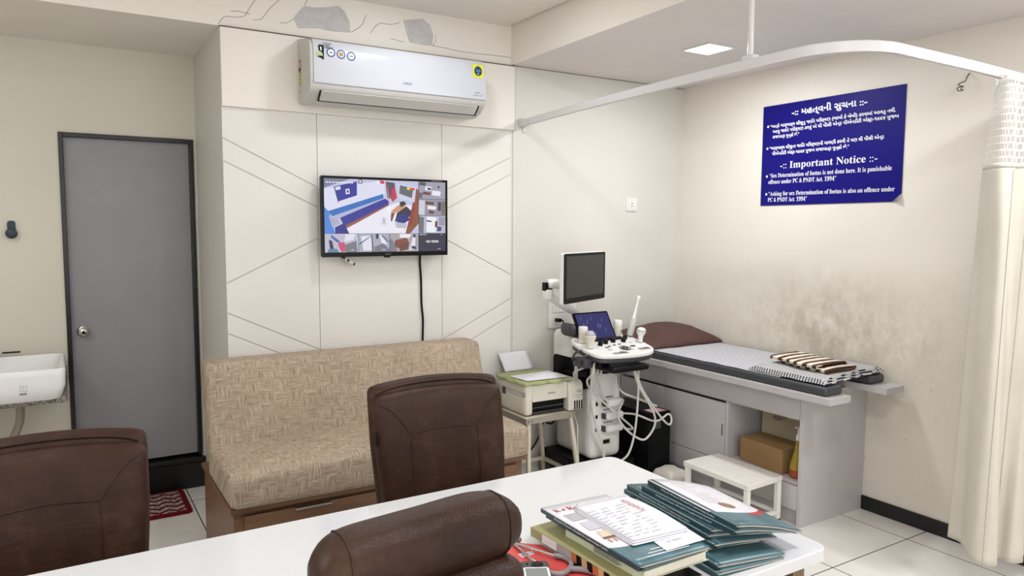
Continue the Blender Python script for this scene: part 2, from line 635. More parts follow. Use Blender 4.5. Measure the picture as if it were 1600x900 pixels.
# underside slightly skewed like the photograph's beam line
vs = add_box(b, 2.335, RW + .1, Y0 - .1, YB + .05, ZL, ZC + .1)
for v in vs:
    if v.co.x < 2.5:
        v.co.x = 2.335 + 0.027 * (v.co.y - 3.0)
b.faces.ensure_lookup_table()
b.faces[4].material_index = 1        # cream upright side; the lighter beam paint also stands in for lamplight on it
struct(obj('ceiling_lowered', b, [M_CEIL, M_BEAM]))
b = BM(); add_box(b, RW, RW + .1, Y0 - .1, YD, 0, ZC); struct(obj('wall_right', b, M_RIGHT))
b = BM(); add_box(b, X0 - .1, X0, Y0 - .1, YD + .2, 0, ZC); struct(obj('wall_left', b, M_WALL))
# back wall: set-back centre stretch behind the panelling and the plain stretch at the right
b = BM(); add_box(b, XL, XR, YB + .006, YD + .2, 0, ZL); add_box(b, XR, RW + .1, YB, YD + .2, 0, ZL); struct(obj('wall_back', b, M_WALL))
# overhead beam across the whole back, its underside the soffit in front of the door
b = BM(); add_box(b, X0 - .1, RW + .1, YB, YD + .2, ZL - .003, ZC + .1)
beam = struct(obj('wall_back_beam', b, M_BEAM))
# door wall with its opening
DX0, DX1, DZ1 = 0.022, 0.690, 2.055
b = BM()
add_box(b, X0 - .1, DX0, YD, YD + .2, 0, ZL)
add_box(b, DX0, DX1, YD, YD + .2, DZ1, ZL)
add_box(b, DX1, XL + .02, YD, YD + .2, 0, ZL)
add_box(b, DX0, DX1, YD + .19, YD + .2, 0, DZ1)
struct(obj('wall_door', b, M_DOORWALL))

# loose plaster on the beam
b = BM()
for poly in ([(1.061, 2.612), (1.118, 2.681), (1.167, 2.679), (1.23, 2.69), (1.296, 2.709), (1.33, 2.685), (1.357, 2.636), (1.36, 2.581), (1.266, 2.574), (1.182, 2.579), (1.086, 2.565)],
             [(1.663, 2.691), (1.72, 2.70), (1.778, 2.715), (1.825, 2.683), (1.844, 2.633), (1.836, 2.576), (1.80, 2.571), (1.758, 2.573), (1.70, 2.576), (1.68, 2.63)]):
    add_prism(b, poly, 0, 0.0022, basis((0, YB, 0), (1, 0, 0), (0, 0, 1)))
struct(obj('plaster_patch', b, M_CONCRETE, beam))
b = BM()
for l in ([(.89, 2.689), (.849, 2.63), (.818, 2.583), (.734, 2.57), (.70, 2.53)], [(.993, 2.69), (.941, 2.635), (.903, 2.583), (.863, 2.574)],
          [(1.061, 2.606), (1.03, 2.585), (.997, 2.578)], [(1.449, 2.686), (1.427, 2.633), (1.388, 2.598), (1.363, 2.584)],
          [(1.644, 2.674), (1.588, 2.656), (1.521, 2.65), (1.47, 2.593)], [(1.135, 2.712), (1.121, 2.685)],
          [(1.836, 2.576), (1.937, 2.571), (1.986, 2.567), (2.124, 2.566), (2.25, 2.572), (2.369, 2.57)], [(1.669, 2.572), (1.62, 2.577), (1.587, 2.581)],
          [(1.86, 2.64), (1.857, 2.60), (1.84, 2.575)], [(.76, 2.60), (.80, 2.605), (.85, 2.60)]):
    pts = catmull([(x, YB, z) for x, z in l], 4)
    for k, p in enumerate(pts):
        p.z += 0.003 * mnoise.noise(Vector((p.x * 60, p.z * 60, 3)))
    add_sweep(b, pts, circ(0.0012, 5))
struct(obj('plaster_crack', b, M_CRACK, beam))
# skirting of black stone along the right wall
b = BM(); add_box(b, RW - .012, RW, Y0, 2.377, 0, .078); struct(obj('baseboard_right', b, M_BLACKSTONE, bevel=.002))
b = BM(); add_box(b, X0, DX0 - .02, YD - .012, YD, 0, .078); struct(obj('baseboard_back', b, M_BLACKSTONE, bevel=.002))

# panelling with cut grooves
def panelling():
    b = BM()
    G = 0.0028
    cols = [(.705, 1.172, [((.701, 1.993), (1.165, 1.766)), ((.701, 1.882), (1.166, 1.661)), ((.707, 1.275), (1.168, 1.497)), ((.71, 1.125), (1.172, .902)), ((.71, 1.021), (.956, .903))]),
            (1.172, 1.895, []),
            (1.895, 2.362, [((1.938, 1.779), (2.35, 1.976)), ((1.938, 1.671), (2.35, 1.874)), ((1.937, 1.478), (2.352, 1.273)), ((1.902, .903), (2.352, 1.116)), ((2.121, .902), (2.353, 1.012))])]
    for x0, x1, lines in cols:
        t = bmesh.new()
        g0 = G / 2 if x0 > .71 else 0
        vs = [t.verts.new((x, 0, z)) for x, z in ((x0 + g0, 0), (x1 - G / 2, 0), (x1 - G / 2, 2.142), (x0 + g0, 2.142))]
        t.faces.new(vs)
        norms = []
        for (ax, az), (bx, bz) in lines:
            d = Vector((bx - ax, 0, bz - az)).normalized()
            n = Vector((-d.z, 0, d.x))
            norms.append((Vector((ax, 0, az)), n))
            for s in (-1, 1):
                bmesh.ops.bisect_plane(t, geom=t.verts[:] + t.edges[:] + t.faces[:], plane_co=Vector((ax, 0, az)) + n * s * G, plane_no=n)
        dead = [f for f in t.faces if any(abs((f.calc_center_median() - o).dot(n)) < G * .9 for o, n in norms)]
        bmesh.ops.delete(t, geom=dead, context='FACES')
        for f in t.faces:
            poly = [(v.co.x, v.co.z) for v in f.verts]
            add_prism(b, poly, 0, 0.006, basis((0, YB + .006, 0), (1, 0, 0), (0, 0, 1)))
        t.free()
    return struct(obj('trim_1', b, M_WALLP, bevel=.0012, seg=1))
panelling()
# the flat board behind the air conditioner
b = BM(); add_box(b, XL, XR, YB - .018, YB + .006, 2.142, ZL - .0095)
struct(obj('trim_2', b, M_BEAM, bevel=.003))
b = BM(); add_box(b, XL, XR, YB - .0182, YB + .004, ZL - .0095, ZL - .0045)
struct(obj('trim_3', b, M_CRACK))

# ------------------------------------------------------------------ door
def door():
    b = BM()
    w = .022
    y0, y1 = YD - .012, YD + .06
    add_box(b, DX0, DX0 + w, y0, y1, .2, DZ1)
    add_box(b, DX1 - w, DX1, y0, y1, .2, DZ1)
    add_box(b, DX0 + w, DX1 - w, y0, y1, DZ1 - w, DZ1)
    fr = struct(obj('door_1', b, M_BLACKSTONE, bevel=.002))
    b = BM(); add_box(b, DX0 + w, DX1 - w, YD + .03, YD + .065, .2, DZ1 - w)
    leaf = struct(obj('door_leaf', b, M_DOOR, fr, bevel=.002))
    b = BM()
    M = basis((.10, YD + .03, .975), (1, 0, 0), (0, 0, 1))
    add_lathe(b, [(.031, 0), (.031, .004), (.027, .008), (.014, .010), (.012, .03), (.021, .034), (.026, .046), (.025, .056), (.018, .062), (0, .064)], 28, M)
    struct(obj('door_knob', b, M_STEEL, leaf))
    b = BM(); add_lathe(b, [(.009, .062), (.009, .0655), (0, .0655)], 16, M); struct(obj('key_plug', b, M_BLACKPL, leaf))
    # raised granite threshold
    b = BM(); add_box(b, DX0, DX1 + .012, YD - .02, YD + .1, 0, .155); add_box(b, DX0 - .01, DX1 + .012, YD - .035, YD + .1, .16, .185)
    struct(obj('door_threshold', b, M_BLACKSTONE, fr, bevel=.003))
door()

# ------------------------------------------------------------------ recessed ceiling light
t = thing('ceiling_light', 'square white recessed ceiling light, lit, above the curtain rail', 'ceiling light', (3.036, 2.911, ZL))
b = BM()
for s in (-1, 1):
    add_box(b, -.1, .1, s * .094 - .006, s * .094 + .006, -.008, 0)
    add_box(b, s * .094 - .006, s * .094 + .006, -.088, .088, -.008, 0)
obj('frame', b, M_WHITEPL, t, bevel=.002)
b = BM(); add_box(b, -.088, .088, -.088, .088, -.006, -.001)
obj('diffuser', b, emit('led_diffuser', (255, 252, 246), 9.0), t)

# ------------------------------------------------------------------ desk
DZ = 0.75
def desk():
    t = thing('desk', 'white gloss topped desk with wooden sides, in front of the bench', 'desk')
    b = BM()
    add_prism(b, rrect(-.62, 1.66, 1.125, 2.003, .035, 6), DZ - .034, DZ)
    obj('desk_top', b, M_WHITEGLOSS, t, bevel=.004, seg=3)
    b = BM(); add_box(b, 1.555, 1.6, 1.155, 1.97, 0, DZ - .034); obj('side_panel', b, M_DESKWOOD, t, bevel=.001)
    b = BM(); add_box(b, -.58, -.535, 1.155, 1.97, 0, DZ - .034); obj('side_panel', b, M_DESKWOOD, t, bevel=.001)
    b = BM(); add_box(b, -.535, 1.555, 1.60, 1.63, .12, DZ - .034); obj('modesty_panel', b, M_DESKWOOD, t, bevel=.001)
    rebase(t, (.52, 1.56, 0))
desk()

# ------------------------------------------------------------------ bench (sofa)
def bench():
    t = thing('bench', 'long beige patterned upholstered bench with a wooden base under the television', 'bench')
    x0, x1 = .555, 2.015
    b = BM(); add_box(b, x0 + .02, x1 - .02, 3.13, 3.842, 0, .385); obj('base', b, M_SOFAWOOD, t, bevel=.002)
    b = BM(); add_box(b, x0 + .005, x1 - .005, 3.105, 3.835, .372, .392); obj('base_rim', b, M_SOFAWOOD, t, bevel=.002)
    b = BM(); add_box(b, x0 + .06, x1 - .06, 3.116, 3.129, .03, .352); d = obj('drawer', b, M_SOFAWOOD, t, bevel=.002)
    b = BM(); add_box(b, .825, .985, 3.098, 3.116, .343, .352); obj('pull', b, M_STEEL, d, bevel=.001)
    def warp(p):
        p = p.copy()
        p.z += .006 * math.sin(p.x * 7) * (1 if p.z > .5 else 0)
        return p
    b = BM(); add_rbox(b, x0, x1, 3.075, 3.60, .393, .548, .035, 14, (2, .012), warp); obj('seat_cushion', b, M_FAB, t)
    def lean(p):
        p = p.copy()
        p.y += .10 * (p.z - .5)
        return p
    b = BM(); add_rbox(b, x0 + .006, x1 + .018, 3.50, 3.665, .50, .915, .03, 14, (1, .012), lambda p: Vector((p.x, p.y + .30 * (p.z - .5) + .02, p.z - .0))); obj('back_cushion', b, M_FAB, t)
    rebase(t, ((x0 + x1) / 2, 3.5, 0))
bench()

# ------------------------------------------------------------------ leather chairs
def visitor_chair(label, loc, rz):
    """front of the chair faces -Y"""
    t = thing('office_chair', label, 'chair', loc, rz, 'brown leather visitor chairs at the desk')
    w, h, z0, z1 = .255, .29, .42, 1.0
    zc = (z0 + z1) / 2
    def warp(p):
        p = p.copy()
        k = (p.z - z0) / (z1 - z0)
        # narrower at the foot, a crown at the top and a backward lean
        p.x *= .90 + .10 * min(1, k * 1.5)
        p.z += .018 * (1 - (p.x / w) ** 2) * max(0, k - .6) / .4
        p.y += .10 * k + .015 * (p.x / w) ** 2 * -1
        return p
    def front_y(x, z):
        kx, kz = (x / w), (z - zc) / h
        y = -.045 - .018 * max(0, (1 - kx ** 4) * (1 - kz ** 4))
        return warp(Vector((x, y, z)))
    b = BM(); add_rbox(b, -w, w, -.045, .02, z0, z1 - .012, .03, 16, (1, .018), warp)
    # raised seams: from the top corners inwards, across, and down
    segs = [[(-.235, .965), (-.19, .93), (-.13, .85)], [(.235, .965), (.19, .93), (.13, .85)], [(-.13, .85), (0, .858), (.13, .85)], [(-.13, .85), (-.135, .7), (-.13, .5)], [(.13, .85), (.135, .7), (.13, .5)]]
    for s in segs:
        pts = [front_y(p.x, p.z) for p in catmull([Vector((x, 0, z)) for x, z in s], 10)]
        add_sweep(b, pts, circ(.0022, 6))
    obj('back_pad', b, M_LEATHER, t, angle=60)
    b = BM(); add_rbox(b, -w - .004, w + .004, .0, .055, z0 - .01, z1 + .018, .026, 12, (1, .012), warp)
    pts = [warp(Vector((x, .0, z1 + .004 - .02 * abs(x / w) ** 6))) for x in [-.235 + .47 * k / 20 for k in range(21)]]
    add_sweep(b, pts, circ(.006, 8))
    obj('back_shell', b, M_LEATHER, t, angle=60)
    b = BM(); add_box(b, -.262, -.259, .01, .03, .83, .875); obj('cloth_tag', b, M_BLACKPL, t)
    b = BM(); add_rbox(b, -.26, .26, -.50, -.02, .40, .49, .035, 12, (2, .012)); obj('seat', b, M_LEATHER, t)
    b = BM(); add_lathe(b, [(.03, .09), (.03, .25), (.022, .26), (.022, .385), (.09, .39), (.09, .40)], 20, Matrix.Translation((0, -.25, 0))); obj('gas_column', b, M_BLACKPL, t)
    for k in range(5):
        a = 2 * PI * k / 5 + .3
        b = BM()
        c = Vector((0, -.25, 0)); d = Vector((math.cos(a), math.sin(a), 0))
        add_sweep(b, [c + d * .02 + Vector((0, 0, .105)), c + d * .28 + Vector((0, 0, .075))], [(-.022, -.015), (.022, -.015), (.016, .015), (-.016, .015)])
        lg = obj('leg', b, M_BLACKPL, t, bevel=.003)
        b = BM()
        add_lathe(b, [(.012, -.02), (.026, -.02), (.028, -.012), (.028, .012), (.026, .02), (.012, .02)], 16, basis(c + d * .28 + Vector((0, 0, .029)), (0, 0, 1), d))
        obj('caster', b, M_BLACKPL, lg)
    return t
visitor_chair('brown leather office chair facing the desk, in front of the bench, whole backrest in view', (1.176, 2.36, -.03), math.radians(-3))
visitor_chair('brown leather office chair before the grey door, cut off by the edge of the picture', (-.06, 2.29, -.055), math.radians(-2))

def doctor_chair():
    """turned round, back against the desk edge; front faces -Y"""
    t = thing('office_chair', 'brown leather chair with a padded headrest roll, its back against the near desk edge', 'chair', (.487, 1.055, 0), math.radians(2))
    L = .189
    def roll(name, cy, cz, ry, rz_, L, sad, ends, capseam):
        b = BM()
        secs = []
        N = 36
        for i in range(N + 1):
            s = -1 + 2 * i / N
            e = max(0, 1 - abs(s) ** 5.0) ** .5
            e = .02 + .98 * e
            x = L * (abs(s) ** .9) * (1 if s > 0 else -1)
            zc = cz + sad * (s * s) + .010 * s - ends * abs(s) ** 6
            yc = cy - .035 * s * s
            secs.append((Vector((x, yc, zc)), e))
        rings = []
        for p, e in secs:
            ring = []
            for k in range(20):
                a = 2 * PI * k / 20
                ca, sa = math.cos(a), math.sin(a)
                n = 2.6
                rr = (abs(ca) ** n + abs(sa) ** n) ** (-1 / n)
                ring.append(b.verts.new(p + Vector((0, ry * e * ca * rr, rz_ * e * sa * rr))))
            rings.append(ring)
        for r0, r1 in zip(rings, rings[1:]):
            for k in range(20):
                b.faces.new((r0[k], r0[(k + 1) % 20], r1[(k + 1) % 20], r1[k]))
        b.faces.new(rings[0]); b.faces.new(list(reversed(rings[-1])))
        if capseam:
            for s in (-.72, .80):
                p, e = min(secs, key=lambda q: abs(q[0].x / L - s))
                pts = []
                for k in range(21):
                    a = 2 * PI * k / 20
                    ca, sa = math.cos(a), math.sin(a); n = 2.6
                    rr = (abs(ca) ** n + abs(sa) ** n) ** (-1 / n)
                    pts.append(p + Vector((0, ry * e * ca * rr * 1.005, rz_ * e * sa * rr * 1.005)))
                add_sweep(b, pts, circ(.0022, 6), cap=False)
        return obj(name, b, M_LEATHER, t, angle=70)
    roll('headrest', .045, 1.032, .060, .060, L, .022, .014, True)
    roll('neck_roll', .022, .950, .066, .046, L * .93, .014, .0, False)
    def warp(p):
        p = p.copy()
        k = (p.z - .40) / .5
        p.y += .17 * (k - 1) + .05 - .05 * (p.x / .25) ** 2
        p.x *= .92 + .1 * (1 - abs(2 * k - 1))
        return p
    b = BM(); add_rbox(b, -.225, .225, -.06, .05, .42, .935, .04, 14, (1, .012), warp); obj('back_pad', b, M_LEATHER, t)
    b = BM(); add_rbox(b, -.25, .25, -.62, -.10, .40, .49, .04, 12, (2, .012)); obj('seat', b, M_LEATHER, t)
    b = BM(); add_lathe(b, [(.03, .09), (.03, .25), (.022, .26), (.022, .385), (.09, .39), (.09, .40)], 20, Matrix.Translation((0, -.35, 0))); obj('gas_column', b, M_BLACKPL, t)
    for k in range(5):
        a = 2 * PI * k / 5 + .3
        b = BM()
        c = Vector((0, -.35, 0)); d = Vector((math.cos(a), math.sin(a), 0))
        add_sweep(b, [c + d * .02 + Vector((0, 0, .105)), c + d * .28 + Vector((0, 0, .075))], [(-.022, -.015), (.022, -.015), (.016, .015), (-.016, .015)])
        lg = obj('leg', b, M_BLACKPL, t, bevel=.003)
        b = BM()
        add_lathe(b, [(.012, -.02), (.026, -.02), (.028, -.012), (.028, .012), (.026, .02), (.012, .02)], 16, basis(c + d * .28 + Vector((0, 0, .029)), (0, 0, 1), d))
        obj('caster', b, M_BLACKPL, lg)
doctor_chair()

# ------------------------------------------------------------------ examination couch
CX0, CX1, CY0, CY1 = 3.237, 3.775, 2.377, 3.845
def couch():
    t = thing('examination_couch', 'grey laminate examination couch with drawers, door and open shelf along the right wall', 'couch')
    b = BM()
    add_box(b, CX0, CX1, CY0, CY0 + .022, 0, .71)           # end panel
    obj('end_panel', b, M_BED, t, bevel=.001)
    b = BM()
    add_box(b, CX0 + .012, CX1, 2.886, 2.906, .08, .71)      # partition beside the open shelf
    add_box(b, CX0 + .02, CX1, CY1 - .02, CY1, 0, .71)
    add_box(b, CX1 - .01, CX1, CY0 + .022, CY1 - .02, .08, .71)
    add_box(b, CX0 + .015, CX1 - .01, CY0 + .022, 2.886, .215, .235)
    add_box(b, CX0 + .022, CX1 - .01, CY0 + .022, CY1 - .02, .56, .575)
    add_box(b, CX0 + .03, CX0 + .045, CY0 + .022, CY1 - .02, 0, .08)
    add_box(b, CX0 + .02, CX1 - .01, 2.906, CY1 - .02, .08, .095)
    obj('carcass', b, M_BED, t, bevel=.001)
    for y0, y1, z0, z1, nm in ((CY0 + .024, 3.395, .572, .71, 'drawer'), (3.400, CY1 - .022, .572, .71, 'drawer'), (CY0 + .024, 2.886, .085, .213, 'drawer'), (2.906, 3.395, .085, .213, 'drawer'), (3.400, CY1 - .022, .085, .213, 'drawer'),
                           (2.908, 3.395, .217, .553, 'door'), (3.400, CY1 - .022, .217, .553, 'door')):
        b = BM(); add_box(b, CX0, CX0 + .018, y0, y1, z0, z1)
        d = obj(nm, b, M_BED, t, bevel=.001)
        if nm == 'door' and y0 < 3:
            b = BM(); add_box(b, CX0 - .002, CX0 + .002, 2.912, 2.922, .36, .43); obj('lock_strip', b, M_STEEL, d)
    # top board with the cut-out at the foot end
    px0, pyf = 3.118, 2.148
    poly = [(px0, pyf), (3.283, pyf), (3.283, 2.44), (3.583, 2.44), (3.583, pyf), (3.74, pyf), (3.74, CY0 + .01), (CX1, CY0 + .01), (CX1, CY1), (px0, CY1)]
    b = BM(); add_prism(b, poly, .711, .745); obj('top_board', b, M_BED, t, bevel=.0015)
    rebase(t, (3.5, 3.1, 0))
    # mattress
    poly = [(3.138, 2.185), (3.272, 2.185), (3.272, 2.43), (3.592, 2.43), (3.592, 2.245), (3.722, 2.245), (3.722, 2.44), (3.765, 2.44), (3.765, 3.835), (3.138, 3.835)]
    b = BM(); add_prism(b, poly, .7455, .792)
    tag(obj('mattress', b, M_MATT, bevel=.014, seg=4), 'dark grey vinyl mattress pad with a notched foot end on the couch', 'mattress')
    # spread sheet
    def cloth(name, x0, x1, y0, y1, z, th, m, nx=30, ny=60, skew=0.0, amp=.003, edge=0.0, seed=1, drop=0.0):
        b = BM()
        g = []
        for j in range(ny + 1):
            row = []
            for i in range(nx + 1):
                u, v = i / nx, j / ny
                x = x0 + (x1 - x0) * u + edge * mnoise.noise(Vector((v * 5, seed, 0))) * (1 - u) * .5
                y = y0 + (y1 - y0) * v + skew * (u - .5) + edge * mnoise.noise(Vector((u * 4, seed + 5, 0)))
                zz = z + amp * abs(mnoise.noise(Vector((x * 6, y * 6, seed)))) * 1.2
                if drop:
                    zz -= drop * max(0, (.12 - v) / .12) ** 2
                row.append(b.verts.new((x, y, zz)))
            g.append(row)
        for j in range(ny):
            for i in range(nx):
                b.faces.new((g[j][i], g[j][i + 1], g[j + 1][i + 1], g[j + 1][i]))
        o = obj(name, b, m)
        md = o.modifiers.new('solid', 'SOLIDIFY'); md.thickness = th; md.offset = 1
        return o
    o = cloth('bed_sheet', 3.146, 3.735, 2.46, 3.43, .7935, .0025, M_SHEET, amp=.003)
    tag(o, 'thin navy and white striped sheet spread over the dark mattress', 'sheet')
    # folded sheet on top: several layers
    t2 = thing('folded_sheet', 'thick folded navy and white striped sheet at the foot of the couch', 'sheet')
    for k in range(3):
        o = cloth('sheet_layer', 3.150 + .004 * k, 3.745 - .006 * k, 2.235 + .012 * k, 2.70 - .01 * k, .7995 + .0085 * k, .007, M_SHEETF, 26, 26, skew=.07, amp=.003, edge=.02, seed=3, drop=.0)
        o.parent = t2
    rebase(t2, (3.45, 2.47, .80))
    # towel folded twice, lying on the folded sheet
    t3 = thing('towel', 'brown and white striped towel folded on the striped sheet', 'towel')
    for k, (dx, dy) in enumerate(((0.02, -.02), (0, .03))):
        b = BM()
        ny, nx = 30, 12
        prof = []
        zb = .8285 + k * .017
        pts = [Vector((3.29 + dx, 0, zb + .003)), Vector((3.36 + dx, 0, zb)), Vector((3.52 + dx, 0, zb)), Vector((3.555 + dx, 0, zb + .008)), Vector((3.52 + dx, 0, zb + .016)), Vector((3.40 + dx, 0, zb + .018)), Vector((3.31 + dx, 0, zb + .015)), Vector((3.29 + dx, 0, zb + .010))]
        pr = catmull(pts, 4)
        g = []
        for j in range(ny + 1):
            v = j / ny
            y = 2.31 + dy + .33 * v
            g.append([b.verts.new((p.x + .06 * (v - .5) + .008 * math.sin(v * 9 + k), y + .05 * (p.x - 3.42), p.z + .003 * mnoise.noise(Vector((p.x * 20, y * 14, k))) )) for p in pr])
        for r0, r1 in zip(g, g[1:]):
            for a in range(len(pr) - 1):
                b.faces.new((r0[a], r0[a + 1], r1[a + 1], r1[a]))
        o = obj('towel_fold', b, M_TOWEL, t3, angle=80, solid=.005)
    rebase(t3, (3.44, 2.47, .83))
    # pillow
    def pw(p):
        p = p.copy()
        u, v = (p.x - 3.445) / .335, (p.y - 3.625) / .225
        k = (1 - min(1, u * u)) ** .45 * (1 - min(1, v * v)) ** .45
        zz = (p.z - .865)
        p.z = .80 + max(.006, .125 * k * (.75 + .35 * (v + 1) / 2)) * ((zz + .07) / .14) + ((zz + .07) / .14) * (.008 * k * mnoise.noise(Vector((p.x * 9, p.y * 9, 2))) + .007 * math.sin(p.x * 24 + p.y * 15) * k - .016 * k * math.exp(-((p.x - 3.50 + .8 * (p.y - 3.5)) / .022) ** 2) * max(0, min(1, (3.70 - p.y) / .2)))
        return p
    b = BM(); add_rbox(b, 3.115, 3.770, 3.405, 3.842, .795, .935, .03, 22, None, pw)
    tag(obj('pillow', b, M_PILLOW, angle=80), 'brown cotton pillow at the head of the couch', 'pillow')
couch()

# things on the couch's open shelf
def shelf_goods():
    t = thing('cardboard_box', 'brown cardboard carton lying on the open shelf of the couch', 'box')
    b = BM()
    M = basis((3.275, 2.53, .2355), (.05, 1, 0), (-1, .05, 0))
    add_box(b, 0, .30, -.19, 0, 0, .135)
    b.transform(M) if False else bmesh.ops.transform(b, matrix=M, verts=b.verts[:])
    obj('carton', b, M_CARD, t, bevel=.003)
    b = BM()
    add_box(b, -.002, .0, -.185, -.005, .005, .13); add_box(b, .015, .285, -.0005, .0008, .063, .067); add_box(b, .02, .28, -.10, -.09, .1352, .1357)
    bmesh.ops.transform(b, matrix=M, verts=b.verts[:]); obj('flap', b, M_CARD, t)
    rebase(t, (3.37, 2.68, .2355))
    t = thing('carton', 'tall cream printed carton at the back of the open shelf', 'box')
    b = BM(); add_box(b, 3.52, 3.74, 2.43, 2.87, .2355, .545); obj('carton_body', b, M_CREAMBOX, t, bevel=.002)
    b = BM()
    M = basis((3.52, 2.79, .49), (0, -1, 0), (0, 0, 1))
    flat(b, [(0, 0), (.09, 0), (.09, .018), (0, .018)], M)
    for k in range(3): flat(b, [(0, -.014 - .012 * k), (.10 - .02 * k, -.014 - .012 * k), (.10 - .02 * k, -.009 - .012 * k), (0, -.009 - .012 * k)], M)
    obj('printing', b, M_TXTDARK, t)
    rebase(t, (3.64, 2.6, .2355))
    t = thing('carton', 'narrow white carton behind the oil bottle on the open shelf', 'box')
    b = BM(); add_box(b, 3.37, 3.45, 2.425, 2.50, .2355, .425); obj('carton_body', b, M_CREAMBOX, t, bevel=.002)
    rebase(t, (3.4, 2.46, .2355))
    t = thing('bottle', 'clear bottle of yellow liquid with a white neck at the shelf corner', 'bottle', (3.318, 2.462, .2355))
    b = BM(); add_lathe(b, [(0, 0), (.036, 0), (.042, .008), (.043, .04), (.04, .07), (.028, .11), (.018, .15), (.013, .19), (.012, .20)], 24); obj('body', b, plain('yellow_oil', (160, 138, 44), 0.12, spec=.7), t)
    b = BM(); add_lathe(b, [(.0425, .004), (.0436, .03), (.0434, .045)], 24); obj('label_band', b, plain('orange_label', (160, 72, 36), 0.4), t)
    b = BM(); add_lathe(b, [(.0125, .20), (.014, .205), (.013, .225), (.007, .235), (.005, .275), (0, .277)], 16); obj('pump_neck', b, M_WHITEPL, t)
    b = BM(); add_tube(b, [(0, 0, .27), (-.012, .0, .275), (-.03, .0, .272)], .004); obj('spout', b, M_WHITEPL, t)
shelf_goods()

# step stool before the couch
def step_stool():
    t = thing('step_stool', 'low white metal step stool on the floor beside the couch', 'stool')
    x0, x1, y0, y1, h = 2.925, 3.208, 2.455, 2.92, .26
    b = BM(); add_prism(b, [(x0, y0), (x1, y0 + .015), (x1 + .002, y1), (x0 + .01, y1)], h - .028, h); obj('tread', b, M_WHITEMETAL, t, bevel=.003)
    L = .026
    for x in (x0 + .01, x1 - .01 - L):
        for y in (y0 + .012, y1 - .012 - L):
            b = BM(); add_box(b, x, x + L, y, y + L, .03, h - .028); lg = obj('leg', b, M_WHITEMETAL, t, bevel=.002)
            b = BM(); add_box(b, x - .001, x + L + .001, y - .001, y + L + .001, 0, .032); obj('rubber_foot', b, M_BLACKPL, lg, bevel=.002)
    for y in (y0 + .014, y1 - .014 - .02):
        b = BM(); add_box(b, x0 + .01 + L, x1 - .01 - L, y, y + .02, .055, .075); obj('stretcher', b, M_WHITEMETAL, t, bevel=.002)
    for x in (x0 + .013, x1 - .033):
        b = BM(); add_box(b, x, x + .02, y0 + .012 + L, y1 - .012 - L, .055, .075); obj('stretcher', b, M_WHITEMETAL, t, bevel=.002)
    rebase(t, ((x0 + x1) / 2, (y0 + y1) / 2, 0))
step_stool()

# tower box between the scanner and the couch
def tower():
    t = thing('power_unit', 'black tower power unit on the floor between scanner and couch', 'power unit')
    b = BM(); add_box(b, 2.998, 3.172, 3.27, 3.69, 0, .44); obj('case', b, M_BLACKPL, t, bevel=.006, seg=3)
    b = BM(); add_box(b, 3.012, 3.158, 3.262, 3.27, .02, .42); obj('front_bezel', b, M_BLACKPL, t, bevel=.004)
    b = BM(); add_box(b, 3.03, 3.08, 3.259, 3.262, .345, .40); obj('display', b, M_DKGREY, t)
    b = BM(); add_box(b, 3.03, 3.15, 3.285, 3.36, .44, .4412); obj('sticker', b, plain('pink_label', (214, 170, 168), .6), t)
    rebase(t, (3.085, 3.48, 0))
    b = BM(); add_rbox(b, 2.995, 3.15, 3.08, 3.245, 0, .115, .028, 10, (2, .01), lambda p: p + Vector((.006 * mnoise.noise(p * 22), .006 * mnoise.noise(p * 19 + Vector((3, 0, 0))), max(0, p.z) / .1 * .008 * mnoise.noise(p * 25))))
    tag(obj('wrapped_package', b, plain('dusty_wrap', (206, 200, 190), .6, var=.14, scale=16, bump=.4, bscale=40), angle=80), 'dusty white wrapped package on the floor in front of the black tower', 'package')
    b = BM(); add_rbox(b, 2.86, 2.97, 3.12, 3.22, 0, .04, .012, 6); tag(obj('foot_switch', b, M_DKGREY), 'dark foot switch on the floor beside the wrapped package', 'foot switch')
tower()

# door mat
def mat():
    t = NT('red_mat', .95, srgb(140, 24, 34), spec=.1)
    cc = t.coord()
    sep = t.n('ShaderNodeSeparateXYZ'); t.l(cc, sep.inputs[0])
    z = t.math('ADD', sep.outputs[1], t.math('MULTIPLY', t.math('PINGPONG', sep.outputs[0], .045), .75))
    p = t.math('FRACT', t.math('DIVIDE', z, .066))
    band = t.math('GREATER_THAN', p, .42)
    rim = t.math('MAXIMUM', t.math('GREATER_THAN', t.math('ABSOLUTE', sep.outputs[0]), .265), t.math('GREATER_THAN', t.math('ABSOLUTE', sep.outputs[1]), .165))
    f = t.math('MULTIPLY', band, t.math('SUBTRACT', 1.0, rim))
    t.col(t.mix(f, srgb(112, 20, 32), t.ramp(t.noise(cc, 60, 2), [(.4, srgb(120, 110, 106)), (.6, srgb(206, 196, 190))])))
    t.bump(t.noise(cc, 180, 2), .8, .01)
    b = BM(); add_prism(b, rrect(-.295, .295, -.195, .195, .03), 0, .014)
    o = obj('door_mat', b, t.m, bevel=.005)
    o.location = (.275, 4.415, 0)
    tag(o, 'dark red door mat with grey zigzag bands on the floor before the door', 'mat')
mat()

